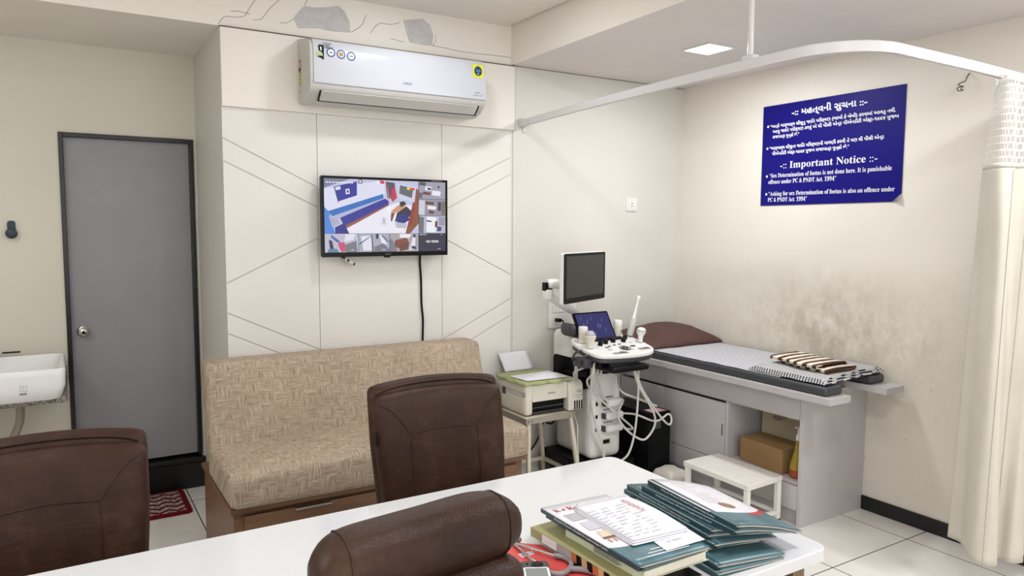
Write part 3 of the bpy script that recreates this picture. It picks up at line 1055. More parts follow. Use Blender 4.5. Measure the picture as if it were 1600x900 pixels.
# ------------------------------------------------------------------ air conditioner
def air_conditioner():
    t = thing('air_conditioner', 'white split air conditioner with stickers mounted high over the television', 'air conditioner')
    yb = YB - .018
    x0, x1 = 1.075, 2.056
    prof = [(0, 2.188), (.03, 2.176), (.10, 2.176), (.15, 2.192), (.19, 2.222), (.204, 2.252), (.208, 2.30), (.205, 2.41), (.199, 2.444), (.184, 2.466), (.15, 2.478), (0, 2.506)]
    b = BM(); add_prism(b, [(d, z) for d, z in prof], x0, x1, Matrix(((0, 0, 1, 0), (-1, 0, 0, yb), (0, 1, 0, 0), (0, 0, 0, 1))))
    obj('body', b, M_ACGREY, t, bevel=.006, seg=3)
    # glossy front cover
    fp = [(.2035, 2.257), (.2125, 2.262), (.2135, 2.30), (.2096, 2.41), (.203, 2.447), (.187, 2.471), (.15, 2.483), (.06, 2.4995), (.06, 2.4955), (.15, 2.4785), (.184, 2.4665), (.199, 2.4445), (.2045, 2.41)]
    b = BM(); add_prism(b, fp, x0 + .018, x1 - .0, Matrix(((0, 0, 1, 0), (-1, 0, 0, yb), (0, 1, 0, 0), (0, 0, 0, 1))))
    fc = obj('front_cover', b, M_ACWHITE, t, bevel=.002)
    # air outlet flap on the slanted underside
    M = basis((1.572, yb - .178, 2.206), (1, 0, 0), (0, -.72, .70))
    b = BM(); add_prism(b, rrect(-.438, .438, -.030, .030, .006, 3), -.002, .0035, M); obj('flap', b, plain('flap_grey', (196, 193, 188), .35), t, bevel=.001)
    b = BM(); add_prism(b, [(-.446, -.034), (.446, -.034), (.446, -.0315), (-.446, -.0315)], -.002, .0042, M); add_prism(b, [(-.4465, -.034), (-.441, -.034), (-.441, .03), (-.4465, .03)], -.002, .0028, M)
    add_prism(b, [(.441, -.034), (.4465, -.034), (.4465, .03), (.441, .03)], -.002, .0028, M)
    obj('outlet_gap', b, M_BLACKPL, t)
    yf = yb - .2108
    M = basis((0, yf, 0), (1, 0, 0), (0, .026, 1))
    M.translation = Vector((0, yf, 0)) + Vector((0, 0, 0))
    def at(x, z):
        # a point on the front cover's flat face
        y = yb - (.2135 + (.2096 - .2135) * (z - 2.30) / .11)
        return basis((x, y - .0006, z), (1, 0, 0), (0, .0357, 1))
    for x, z, inner in ((1.180, 2.412, (226, 232, 240)), (1.231, 2.409, (166, 132, 70)), (1.283, 2.406, (232, 236, 236))):
        b = BM(); m = at(x, z)
        flat(b, disc(0, 0, .0225, 24), m, .0004); o_ = len(b.faces)
        flat(b, disc(0, 0, .0155, 24), m, .0008, 1)
        flat(b, disc(0, 0, .0125, 20, .0118), m, .0011, 2)
        if inner[0] > 200:
            flat(b, [(-.009, -.003), (.009, -.004), (.009, .002), (-.009, .003)], m, .0014, 3)
        obj('round_sticker', b, [M_BLUE, M_TXTWHITE, plain('sticker_%d' % inner[0], inner, .4), plain('olive_ink', (96, 112, 70), .5)], fc)
    b = BM(); m = at(1.129, 2.412)
    flat(b, rrect(-.010, .016, -.03, .032, .005, 3), m, .0004)
    flat(b, rrect(-.002, .004, .004, .022, .002, 2), m, .0008, 1)
    flat(b, [(-.028, -.012), (-.012, .002), (.004, -.004), (.012, -.02), (-.006, -.022), (-.02, -.018)], m, .0008, 2)
    flat(b, [(-.024, -.026), (-.004, -.024), (.018, -.032), (.012, -.040), (.004, -.034), (-.008, -.030)], m, .0008, 0)
    obj('compressor_sticker', b, [M_BLACKPL, M_TXTWHITE, plain('leaf_pale', (176, 190, 140), .5)], fc)
    b = BM()
    for k, s in enumerate(('THE ROTARY', 'POWER', 'COMPRESSOR')):
        text_into(b, s, at(1.140 + .008 * (k > 0), 2.449 - .0095 * k), .044 if k != 1 else .025, .0105, fat=.02)
    obj('slogan', b, M_TXTDARK, fc)
    b = BM(); m = at(2.006, 2.414)
    flat(b, [(-.034, -.036), (.034, -.036), (.034, .036), (-.034, .036)], m, .0004)
    flat(b, disc(0, 0, .024, 24, .026), m, .0008, 1)
    flat(b, disc(0, .002, .018, 20, .017), m, .0011, 2)
    text_into(b, 'WiFi', m @ Matrix.Translation((0, -.004, 0)), .026, .014, 'CENTER', lift=.0014, mi=3)
    flat(b, disc(0, -.015, .005, 12), m, .0014, 3)
    obj('yellow_sticker', b, [M_YELLOW, plain('sticker_dark', (30, 52, 58), .4), M_BLUE, plain('mint_ink', (150, 200, 190), .5)], fc)
    b = BM(); text_into(b, 'ONIDA', at(1.56, 2.297), .052, .018, fat=.01); obj('maker_name', b, M_TXTGREY, fc)
    b = BM(); text_into(b, 'Luxor', at(1.985, 2.293), .032, .014, shear=.3); text_into(b, 'Inverter 3 Star', at(1.975, 2.279), .055, .010); obj('series_name', b, M_TXTGREY, fc)
    # energy label on the left end
    m = basis((x0 - .0006, yb - .038, 2.33), (0, -1, 0), (0, 0, 1))
    b = BM()
    flat(b, [(-.018, -.06), (.018, -.06), (.018, .02), (-.018, .02)], m, .0003, 0)
    flat(b, disc(0, .035, .020, 20, .034), m, .0006, 1)
    flat(b, disc(0, .038, .012, 16, .018), m, .0009, 2)
    flat(b, [(-.018, .01), (.018, .01), (.014, .024), (-.014, .024)], m, .0011, 3)
    for k in range(4):
        flat(b, [(-.01, -.05 + .016 * k), (.01, -.05 + .016 * k), (.008, -.042 + .016 * k), (-.008, -.042 + .016 * k)], m, .0006, 4)
    obj('energy_label', b, [plain('label_yellow', (206, 206, 90), .5), plain('label_red', (170, 80, 54), .5), plain('label_peach', (226, 190, 150), .5), M_TXTDARK, plain('label_green', (70, 110, 70), .5)], t)
    for z in (2.265, 2.235):
        b = BM()
        flat(b, [(-.014, 0), (-.004, .004), (-.004, .006), (-.014, .003)], basis((x0 - .0006, yb - .04, z), (0, -1, 0), (0, 0, 1)), .0004)
        flat(b, [(.0, .004), (.014, .006), (.014, .008), (.0, .006)], basis((x0 - .0006, yb - .04, z), (0, -1, 0), (0, 0, 1)), .0004)
        obj('clip_slot', b, M_TXTDARK, t)
    rebase(t, (1.572, YB, 2.18))
    # rebase moves only two levels; everything here is at most two deep
air_conditioner()

# ------------------------------------------------------------------ television
def television():
    t = thing('television', 'black flat television on the panelled wall showing camera pictures', 'television')
    x0, x1, z0, z1 = 1.166, 1.890, 1.400, 1.822
    yf = YB - .08
    b = BM(); add_prism(b, rrect(x0, x1, z0, z1, .008, 3), 0, .028, basis((0, yf + .03, 0), (1, 0, 0), (0, 0, 1)))
    add_box(b, x0 + .12, x1 - .12, yf + .028, YB - .012, z0 + .06, z1 - .1)
    obj('cabinet', b, M_BLACKPL, t, bevel=.003)
    b = BM(); add_box(b, 1.40, 1.65, YB - .014, YB - .001, 1.50, 1.70); obj('wall_bracket', b, M_BLACKPL, t)
    sx0, sx1, sz0, sz1 = x0 + .014, x1 - .013, z0 + .024, z1 - .013
    b = BM()
    for bx in ((x0, x1, z0, sz0), (x0, x1, sz1, z1), (x0, sx0, sz0, sz1), (sx1, x1, sz0, sz1)):
        add_box(b, bx[0], bx[1], yf, yf + .004, bx[2], bx[3])
    obj('bezel', b, M_BLACKGL, t)
    b = BM()
    # picture patches, listed in the screen's own fractions
    mats = []
    mi = {}
    def C(rgb):
        if rgb not in mi:
            mi[rgb] = len(mats); mats.append(emit('screen_%02x%02x%02x' % rgb, rgb, .82))
        return mi[rgb]
    M = basis((sx0, yf + .0017, sz1), (1, 0, 0), (0, 0, 1))
    WW, HH = sx1 - sx0, sz1 - sz0
    order = [0]
    def patch(rgb, *pts):
        order[0] += 1
        flat(b, [(WW * u, -HH * v) for u, v in reversed(pts)], M, .00002 * order[0], C(rgb))
    def R(rgb, u0, v0, u1, v1):
        patch(rgb, (u0, v0), (u1, v0), (u1, v1), (u0, v1))
    R((30, 30, 48), 0, 0, 1, 1)
    # large picture: waiting room
    U, V = .763, .742
    R((196, 196, 226), 0, 0, U, V)
    patch((120, 120, 150), (0, 0), (.2, 0), (.06, .09), (0, .13))
    patch((222, 222, 242), (.0, .14), (.48, .0), (.48, .20), (.04, .44), (0, .4))
    patch((38, 38, 150), (.075, .11), (.255, .03), (.255, .22), (.105, .31))
    patch((24, 24, 60), (.075, .11), (.105, .31), (.115, .335), (.08, .12))
    patch((216, 222, 240), (.085, .115), (.125, .10), (.128, .145), (.09, .16))
    patch((232, 232, 244), (.165, .14), (.195, .13), (.198, .20), (.168, .21))
    patch((60, 60, 80), (.174, .155), (.188, .15), (.19, .185), (.176, .19))
    patch((40, 110, 190), (.03, .44), (.465, .19), (.468, .25), (.06, .51))
    patch((178, 182, 214), (.06, .51), (.468, .25), (.47, .275), (.10, .55))
    patch((40, 40, 150), (.12, .53), (.48, .255), (.512, .29), (.51, .33), (.15, .645))
    patch((150, 80, 60), (.15, .64), (.51, .33), (.512, .36), (.16, .68))
    patch((236, 234, 246), (.165, .68), (.51, .35), (.60, .30), (.72, .36), (.68, .742), (.18, .742))
    patch((70, 130, 220), (0, .38), (.04, .46), (.08, .742), (0, .742))
    patch((170, 172, 200), (.03, .5), (.10, .55), (.12, .60), (.06, .66))
    patch((34, 34, 130), (.08, .66), (.15, .60), (.19, .742), (.08, .742))
    patch((140, 80, 54), (.745, .1), (.763, .12), (.763, .60), (.69, .742), (.65, .742))
    patch((150, 50, 50), (.745, .1), (.75, .12), (.71, .6), (.67, .66))
    patch((206, 210, 228), (.585, .04), (.745, .08), (.73, .30), (.60, .25))
    patch((96, 100, 104), (.605, .06), (.72, .10), (.705, .24), (.60, .18))
    patch((130, 84, 60), (.485, .02), (.50, .02), (.512, .27), (.50, .24))
    patch((84, 70, 90), (.50, .02), (.56, .03), (.575, .22), (.515, .25))
    patch((188, 50, 66), (.53, .12), (.565, .10), (.58, .24), (.545, .30), (.525, .25))
    patch((120, 40, 120), (.515, .10), (.535, .08), (.535, .20), (.515, .2))
    patch((214, 40, 60), (.44, .005), (.475, .01), (.475, .05), (.445, .05))
    patch((236, 236, 246), (.41, .01), (.43, .01), (.43, .055), (.412, .055))
    patch((230, 220, 60), (.662, .09), (.69, .085), (.692, .12), (.668, .125))
    patch((226, 60, 70), (.695, .09), (.73, .095), (.73, .13), (.70, .125))
    patch((206, 150, 116), (.53, .43), (.60, .33), (.67, .36), (.55, .47))
    patch((120, 76, 56), (.53, .45), (.56, .46), (.535, .58), (.525, .56))
    patch((36, 36, 44), (.60, .30), (.64, .285), (.66, .33), (.61, .37))
    patch((44, 42, 60), (.58, .45), (.66, .36), (.70, .42), (.69, .50), (.56, .58))
    patch((40, 40, 130), (.60, .48), (.67, .47), (.685, .55), (.62, .62), (.56, .56))
    patch((186, 186, 206), (.56, .58), (.66, .60), (.65, .68), (.57, .66))
    patch((246, 246, 250), (.49, .39), (.53, .36), (.52, .42), (.50, .44))
    for k in range(6):
        a = PI * k / 6
        cx, cy = .468, .57
        dx, dy = .035 * math.cos(a), .06 * math.sin(a)
        patch((150, 150, 170), (cx - dx, cy - dy), (cx - dx + .004, cy - dy), (cx + dx + .004, cy + dy), (cx + dx, cy + dy))
    patch((20, 20, 30), *[(.283 + .017 * math.cos(2 * PI * k / 16), .032 + .032 * math.sin(2 * PI * k / 16)) for k in range(16)])
    patch((210, 210, 230), *[(.283 + .011 * math.cos(2 * PI * k / 16), .032 + .022 * math.sin(2 * PI * k / 16)) for k in range(16)])
    for k in range(9):
        R((244, 244, 250), .015 + .024 * k, .045, .015 + .024 * k + .017, .06)
    R((240, 240, 246), .565, .665, .64, .68)
    # column of small pictures at the right
    for v0, v1, base, bits in ((0.0, .245, (160, 158, 176), (((80, 80, 90), .77, .0, .83, .06), ((230, 230, 240), .82, .06, .88, .13), ((236, 236, 244), .88, .12, .96, .2), ((120, 60, 56), .80, .14, .87, .19), ((40, 40, 52), .84, .08, .875, .12), ((40, 40, 50), .93, .05, .95, .09), ((96, 96, 110), .76, .15, .80, .24))),
                               (.25, .485, (150, 148, 160), (((206, 206, 222), .763, .26, .82, .48), ((96, 66, 56), .82, .28, .9, .33), ((240, 236, 236), .84, .34, .92, .40), ((110, 50, 44), .85, .41, .90, .46), ((60, 60, 80), .93, .28, .965, .42), ((124, 104, 96), .965, .27, 1, .48))),
                               (.49, .74, (186, 186, 206), (((110, 110, 116), .763, .5, .81, .74), ((240, 240, 248), .83, .5, .92, .73), ((60, 60, 70), .83, .55, .88, .58), ((110, 50, 50), .905, .56, .93, .66), ((60, 70, 120), .925, .64, .965, .72), ((150, 154, 176), .94, .5, 1, .63)))):
        R(base, U + .004, v0, 1, v1)
        for rgb, a, c, d, e in bits:
            patch(rgb, (a + .004, c), (d, c + .012), (d - .006, e), (a, e - .01))
    R((240, 240, 246), .935, .715, .965, .722)
    # bottom row
    v0 = V + .004
    R((190, 186, 206), 0, v0, .258, 1)
    for rgb, pts in (((70, 96, 176), ((.05, .76), (.11, .84), (.12, .87), (.09, .86), (.045, .79))), ((206, 70, 110), ((.10, .87), (.15, .86), (.17, .98), (.13, 1), (.11, .94))), ((200, 70, 110), ((.235, .85), (.24, .89), (.20, .96), (.19, .93))), ((120, 118, 126), ((.15, .9), (.25, .84), (.25, 1), (.16, 1))), ((40, 40, 60), ((.03, .83), (.055, .84), (.07, .97), (.04, .96))), ((90, 120, 160), ((.03, .95), (.09, .95), (.11, 1), (.02, 1))), ((226, 224, 236), ((.16, .75), (.24, .75), (.22, .83), (.15, .86))), ((170, 220, 224), ((.245, .8), (.258, .78), (.258, .94), (.25, .95)))):
        patch(rgb, *pts)
    R((170, 170, 190), .262, v0, .514, 1)
    for rgb, pts in (((226, 226, 240), ((.28, .78), (.36, .77), (.375, .98), (.30, .98))), ((90, 90, 104), ((.365, .75), (.372, .75), (.385, 1), (.37, 1))), ((40, 40, 56), ((.40, .75), (.425, .75), (.42, .82), (.405, .82))), ((230, 230, 244), ((.43, .76), (.44, .76), (.50, .9), (.45, .88))), ((120, 116, 130), ((.39, .93), (.46, .88), (.514, .97), (.514, 1), (.39, 1))), ((66, 66, 80), ((.455, .765), (.51, .86), (.51, .875), (.45, .775))), ((66, 66, 80), ((.268, .88), (.36, .775), (.36, .785), (.268, .9)))):
        patch(rgb, *pts)
    R((170, 164, 170), .518, v0, .760, 1)
    for rgb, pts in (((130, 70, 60), ((.56, .84), (.66, .80), (.68, .9), (.62, .97), (.55, .93))), ((236, 236, 242), ((.60, .75), (.70, .75), (.68, .81), (.60, .80))), ((228, 228, 236), ((.71, .80), (.735, .76), (.73, .96), (.68, .99))), ((110, 66, 54), ((.60, .90), (.68, .86), (.67, .97), (.60, 1))), ((60, 70, 110), ((.70, .92), (.74, .93), (.74, .97), (.70, .97))), ((66, 56, 56), ((.715, .755), (.735, .755), (.735, .80), (.715, .80))), ((120, 124, 140), ((.518, .82), (.54, .84), (.58, 1), (.518, 1)))):
        patch(rgb, *pts)
    R((44, 44, 66), .764, v0, 1, 1)
    for rgb, a, c, d, e in (((240, 240, 246), .20, .965, .225, .972), ((240, 240, 246), .45, .965, .48, .972), ((240, 240, 246), .70, .965, .725, .972), ((220, 220, 230), .93, .965, .955, .972), ((220, 220, 230), .767, .755, .83, .764), ((230, 230, 236), .96, .757, .968, .768)):
        R(rgb, a, c, d, e)
    text_into(b, 'NO VIDEO', M @ Matrix.Translation((WW * .882, -HH * .875, 0)), WW * .11, .017, 'CENTER', fat=.03, lift=.004, mi=C((250, 250, 250)))
    obj('screen', b, mats, t)
    b = BM(); text_into(b, 'ONIDA', basis((1.512, yf - .0004, z0 + .008), (1, 0, 0), (0, 0, 1)), .034, .010, fat=.01); obj('maker_name', b, M_TXTGREY, t)
    b = BM(); add_prism(b, [(1.505, z0), (1.545, z0), (1.540, z0 - .008), (1.510, z0 - .008)], 0, .01, basis((0, yf + .012, 0), (1, 0, 0), (0, 0, 1))); obj('sensor_lip', b, M_BLACKPL, t, bevel=.001)
    b = BM(); add_box(b, 1.79, 1.855, yf - .0005, yf + .001, z1 - .008, z1 - .005); obj('corner_print', b, M_TXTGREY, t)
    b = BM(); add_tube(b, [(1.745, YB - .03, 1.42), (1.749, YB - .012, 1.36), (1.757, YB - .008, 1.26), (1.760, YB - .007, 1.12), (1.768, YB - .008, 1.03), (1.766, YB - .007, .92), (1.764, YB - .010, .80)], .0062, 8); obj('power_cord', b, M_BLACKPL, t)
    rebase(t, (1.528, YB, 1.40))
    t = thing('cable_plug', 'small grey video plug dangling under the left end of the television', 'plug')
    b = BM(); add_tube(b, [(1.255, YB - .045, 1.44), (1.272, YB - .040, 1.405), (1.30, YB - .040, 1.392)], .004, 8); obj('cable', b, M_BLACKPL, t)
    M = basis((1.325, YB - .04, 1.374), (.85, 0, -.53), (.53, 0, .85))
    b = BM(); add_prism(b, rrect(-.03, .024, -.010, .010, .004, 3), -.006, .006, M); obj('shell', b, M_CABLE, t, bevel=.001)
    b = BM(); add_prism(b, rrect(.024, .033, -.007, .007, .002, 2), -.0035, .0035, M); add_prism(b, rrect(-.016, -.004, -.006, .006, .002, 2), .006, .0068, M) ; obj('contact', b, M_BLACKPL, t)
    rebase(t, (1.325, YB - .04, 1.36))
television()

# ------------------------------------------------------------------ notice board
def notice():
    t = thing('notice_board', 'blue notice board with white Gujarati and English lettering on the right wall', 'sign')
    y0, y1, z0, z1 = 2.235, 3.143, 1.700, 2.310
    Wd, Hd = y1 - y0, z1 - z0
    M = basis((RW - .006, y1, z1), (0, -1, 0), (0, 0, 1))
    cr = .045
    b = BM(); add_prism(b, [(0, -Hd), (Wd - cr, -Hd + .004), (Wd, -Hd + cr), (Wd, 0), (0, 0)], -.005, 0, M); obj('board', b, M_SIGN, t, bevel=.0008, seg=1)
    b = BM()
    # lifted corner
    pts = [(Wd - cr, -Hd + .004, 0), (Wd, -Hd + cr, 0), (Wd - .006, -Hd + .004, .022), (Wd - .02, -Hd + .012, .026)]
    vs = [b.verts.new(M @ Vector(p)) for p in pts]
    b.faces.new((vs[0], vs[2], vs[1])); b.faces.new((vs[0], vs[1], vs[3]))
    obj('peeling_corner', b, plain('board_back', (196, 196, 200), .4), t, solid=.001)
    def line(s, u0, u1, v, h, fat=.0, ser=False):
        b = BM()
        text_into(b, serif(s) if ser else s, M @ Matrix.Translation((Wd * u0, -Hd * v, 0)), Wd * (u1 - u0), h, fat=fat, lift=.0006)
        obj('lettering', b, M_TXTWHITE, t)
    def dot(u, v):
        b = BM()
        flat(b, disc(Wd * u, -Hd * v, .0075, 12), M, .0006)
        obj('bullet', b, M_TXTWHITE, t)
    G = .026
    line('-:: મહત્વની સુચના ::-', .232, .765, .125, .048, G)
    dot(.045, .205)
    line('“અત્રે ગાર્ભસ્થ શીશુનુ જાતિ પરીક્ષણ (બાબો કે બેબી) કરવામાં આવતુ નથી.'.replace('જાતિ', 'જાિત'), .062, .945, .222, .026, G)
    line('આવુ જાિત પરીક્ષણ કરવું એ ધી પીસી એન્ડ પીએનડીટી એક્ટ-૧૯૯૪ મુજબ', .084, .965, .275, .026, G)
    line('સજાપાત્ર ગુન્હો છે.”', .084, .295, .328, .026, G)
    dot(.045, .425)
    line('“ગાર્ભસ્થ શીશુના જાિત પિરક્ષણની માગણી કરવી તે પણ ધી પીસી એન્ડ', .062, .88, .44, .026, G)
    line('પીએનડીટી એક્ટ-૧૯૯૪ મુજબ સજાપાત્ર ગુન્હો છે.”', .084, .658, .495, .026, G)
    line('-:: Important Notice ::-', .155, .845, .635, .058, .0, True)
    dot(.048, .705)
    line('“Sex Determination of foetus is not done here. It is punishable', .068, .938, .72, .0365, .0, True)
    line('offence under PC & PNDT Act. 1994”', .062, .578, .782, .0365, .0, True)
    dot(.048, .885)
    line('“Asking for sex Determination of foetus is also an offence under', .066, .96, .902, .0365, .0, True)
    line('PC & PNDT Act. 1994”', .062, .372, .962, .0365, .0, True)
    rebase(t, (RW, 2.69, 1.70))
notice()

# ------------------------------------------------------------------ small wall things
def wall_bits():
    t = thing('switch_plate', 'small white socket plate on the plain wall right of the panelling', 'socket')
    M = basis((3.317, YB, 1.715), (1, 0, 0), (0, 0, 1))
    b = BM(); add_prism(b, rrect(-.045, .045, -.045, .045, .006, 3), 0, .009, M); obj('plate', b, M_WHITEPL, t, bevel=.001)
    b = BM(); add_prism(b, rrect(-.030, .030, -.034, .034, .003, 2), .009, .0115, M); obj('module', b, M_WHITEPL, t, bevel=.0005)
    b = BM()
    for x, y, r in ((-.008, -.012, .0035), (.008, -.012, .0035), (0, .008, .0045)): flat(b, disc(x, y, r, 12), M, .0119)
    obj('pin_hole', b, M_TXTDARK, t)
    rebase(t, (3.317, YB, 1.67))
    t = thing('socket_board', 'wide white socket board with a black plug behind the scanner', 'socket')
    M = basis((2.745, YB, 1.005), (1, 0, 0), (0, 0, 1))
    b = BM(); add_prism(b, rrect(-.105, .115, -.09, .09, .006, 3), 0, .01, M); obj('plate', b, M_WHITEPL, t, bevel=.001)
    for k in range(6):
        b = BM(); add_prism(b, rrect(-.072 + .026 * k, -.049 + .026 * k, .01, .06, .002, 2), .01, .015, M); obj('switch', b, M_WHITEPL, t, bevel=.001)
    for x in (-.045, .04):
        b = BM(); add_prism(b, rrect(x - .028, x + .028, -.066, -.004, .003, 2), .01, .0125, M); s = obj('socket_module', b, M_WHITEPL, t, bevel=.0005)
    b = BM(); add_prism(b, rrect(-.058, -.026, -.048, -.026, .006, 3), .012, .05, M)
    add_tube(b, [M @ Vector(p) for p in ((-.03, -.037, .04), (-.012, -.045, .045), (-.008, -.08, .03), (-.010, -.25, .012), (-.02, -.5, .012))], .004, 8)
    obj('plug', b, M_BLACKPL, t, bevel=.002)
    rebase(t, (2.745, YB, .915))
    t = thing('wall_hook', 'dark teal round-ended hook on the wall left of the grey door', 'hook')
    hm = plain('dark_teal_plastic', (26, 48, 58), .4)
    M = basis((-.203, YD, 1.53), (1, 0, 0), (0, 0, 1))
    b = BM(); add_prism(b, rrect(-.018, .018, -.03, .052, .014, 4), 0, .012, M); obj('back_strip', b, hm, t, bevel=.002)
    b = BM(); add_lathe(b, [(.012, .01), (.014, .022), (.026, .026), (.027, .034), (.022, .037), (0, .038)], 22, M @ Matrix.Translation((0, -.014, 0))); obj('round_peg', b, hm, t)
    rebase(t, (-.203, YD, 1.49))
    # loose curl of wire
    pts = [(RW - .001, 1.955, 2.312), (RW - .02, 1.957, 2.29), (RW - .035, 1.955, 2.272), (RW - .05, 1.972, 2.262), (RW - .04, 1.985, 2.255), (RW - .03, 1.968, 2.248), (RW - .045, 1.960, 2.243), (RW - .055, 1.980, 2.240), (RW - .04, 1.982, 2.228), (RW - .035, 1.965, 2.230), (RW - .045, 1.972, 2.236)]
    pts = [(x, y - .028, z) for x, y, z in pts]
    b = BM(); add_tube(b, pts, .0025, 6)
    tag(obj('loose_wire', b, M_DKGREY), 'short curl of loose dark wire poking out of the right wall', 'wire')
wall_bits()

# ------------------------------------------------------------------ wash basin
def basin():
    gm = thing('basin_shelf', 'speckled granite wall shelf under the white wash basin', 'shelf')
    b = BM(); add_box(b, -.75, .014, 4.19, YD, .690, .724); obj('slab', b, M_GRANITE, gm, bevel=.003)
    b = BM(); add_box(b, -.75, .014, YD - .016, YD, .724, .80); obj('upstand', b, M_GRANITE, gm, bevel=.002)
    rebase(gm, (-.37, 4.5, .69))
    t = thing('wash_basin', 'rectangular white ceramic wash basin on a speckled granite shelf', 'basin')
    b = BM()
    def ring(e, z, ins, r=.03):
        return [b.verts.new((x, y, z)) for x, y in rrect(-.52 + ins + e, .004 - ins - e, 4.075 + ins + e * .6, 4.575 - ins, r, 5)]
    rings = [ring(.03, .7245, .02), ring(.012, .735, .006), ring(0, .80, .0), ring(-.003, .872, 0), ring(-.003, .880, .003), ring(-.003, .881, .009), ring(0, .875, .014), ring(.012, .78, .02), ring(.04, .748, .04)]
    for a, c in zip(rings, rings[1:]):
        n = len(a)
        for k in range(n):
            b.faces.new((a[k], a[(k + 1) % n], c[(k + 1) % n], c[k]))
    b.faces.new(list(reversed(rings[0]))); b.faces.new(rings[-1])
    obj('bowl', b, M_CERAMIC, t, angle=60)
    b = BM()
    M = basis((-.165, 4.074, .80), (1, 0, 0), (0, 0, 1))
    for p in (((-.021, -.018), (.021, -.018), (.021, -.0165), (-.021, -.0165)), ((-.021, .0165), (.021, .0165), (.021, .018), (-.021, .018)), ((-.021, -.018), (-.0195, -.018), (-.0195, .018), (-.021, .018)), ((.0195, -.018), (.021, -.018), (.021, .018), (.0195, .018)), ((-.012, .004), (.012, .004), (.012, .0055), (-.012, .0055)), ((-.001, -.008), (.001, -.008), (.001, .006), (-.001, .006)), ((-.023, -.045), (.019, -.045), (.019, -.034), (-.023, -.034))):
        flat(b, [(px_ * .68, py_ * .68) for px_, py_ in p], M, .0012)
    obj('decal', b, M_TXTGREY, t)
    b = BM(); add_lathe(b, [(0, .7485), (.022, .7485), (.022, .7515), (0, .7525)], 20, Matrix.Translation((-.26, 4.33, 0))); obj('drain', b, M_CHROME, t)
    rebase(t, (-.26, 4.33, .724))
    t = thing('tap', 'dark tap behind the white wash basin', 'tap')
    b = BM(); add_lathe(b, [(.022, .724), (.022, .80), (.018, .86), (.018, .893), (0, .896)], 18, Matrix.Translation((-.30, 4.60, 0))); obj('tap_body', b, M_BLACKPL, t)
    b = BM(); add_tube(b, [(-.30, 4.60, .875), (-.30, 4.56, .893), (-.30, 4.50, .889)], .010); obj('spout', b, M_BLACKPL, t)
    b = BM(); add_box(b, -.27, -.19, 4.592, 4.606, .894, .901); obj('lever', b, M_BLACKPL, t, bevel=.002)
    rebase(t, (-.30, 4.60, .724))
    b = BM(); add_tube(b, [(-.196, 4.42, .689), (-.196, 4.42, .63), (-.203, 4.43, .56), (-.238, 4.46, .47), (-.29, 4.55, .38), (-.31, 4.645, .34)], .019, 12)
    tag(obj('drain_pipe', b, plain('grey_brown_pipe', (158, 146, 130), .5)), 'grey brown drain hose hanging under the granite shelf', 'pipe')
basin()

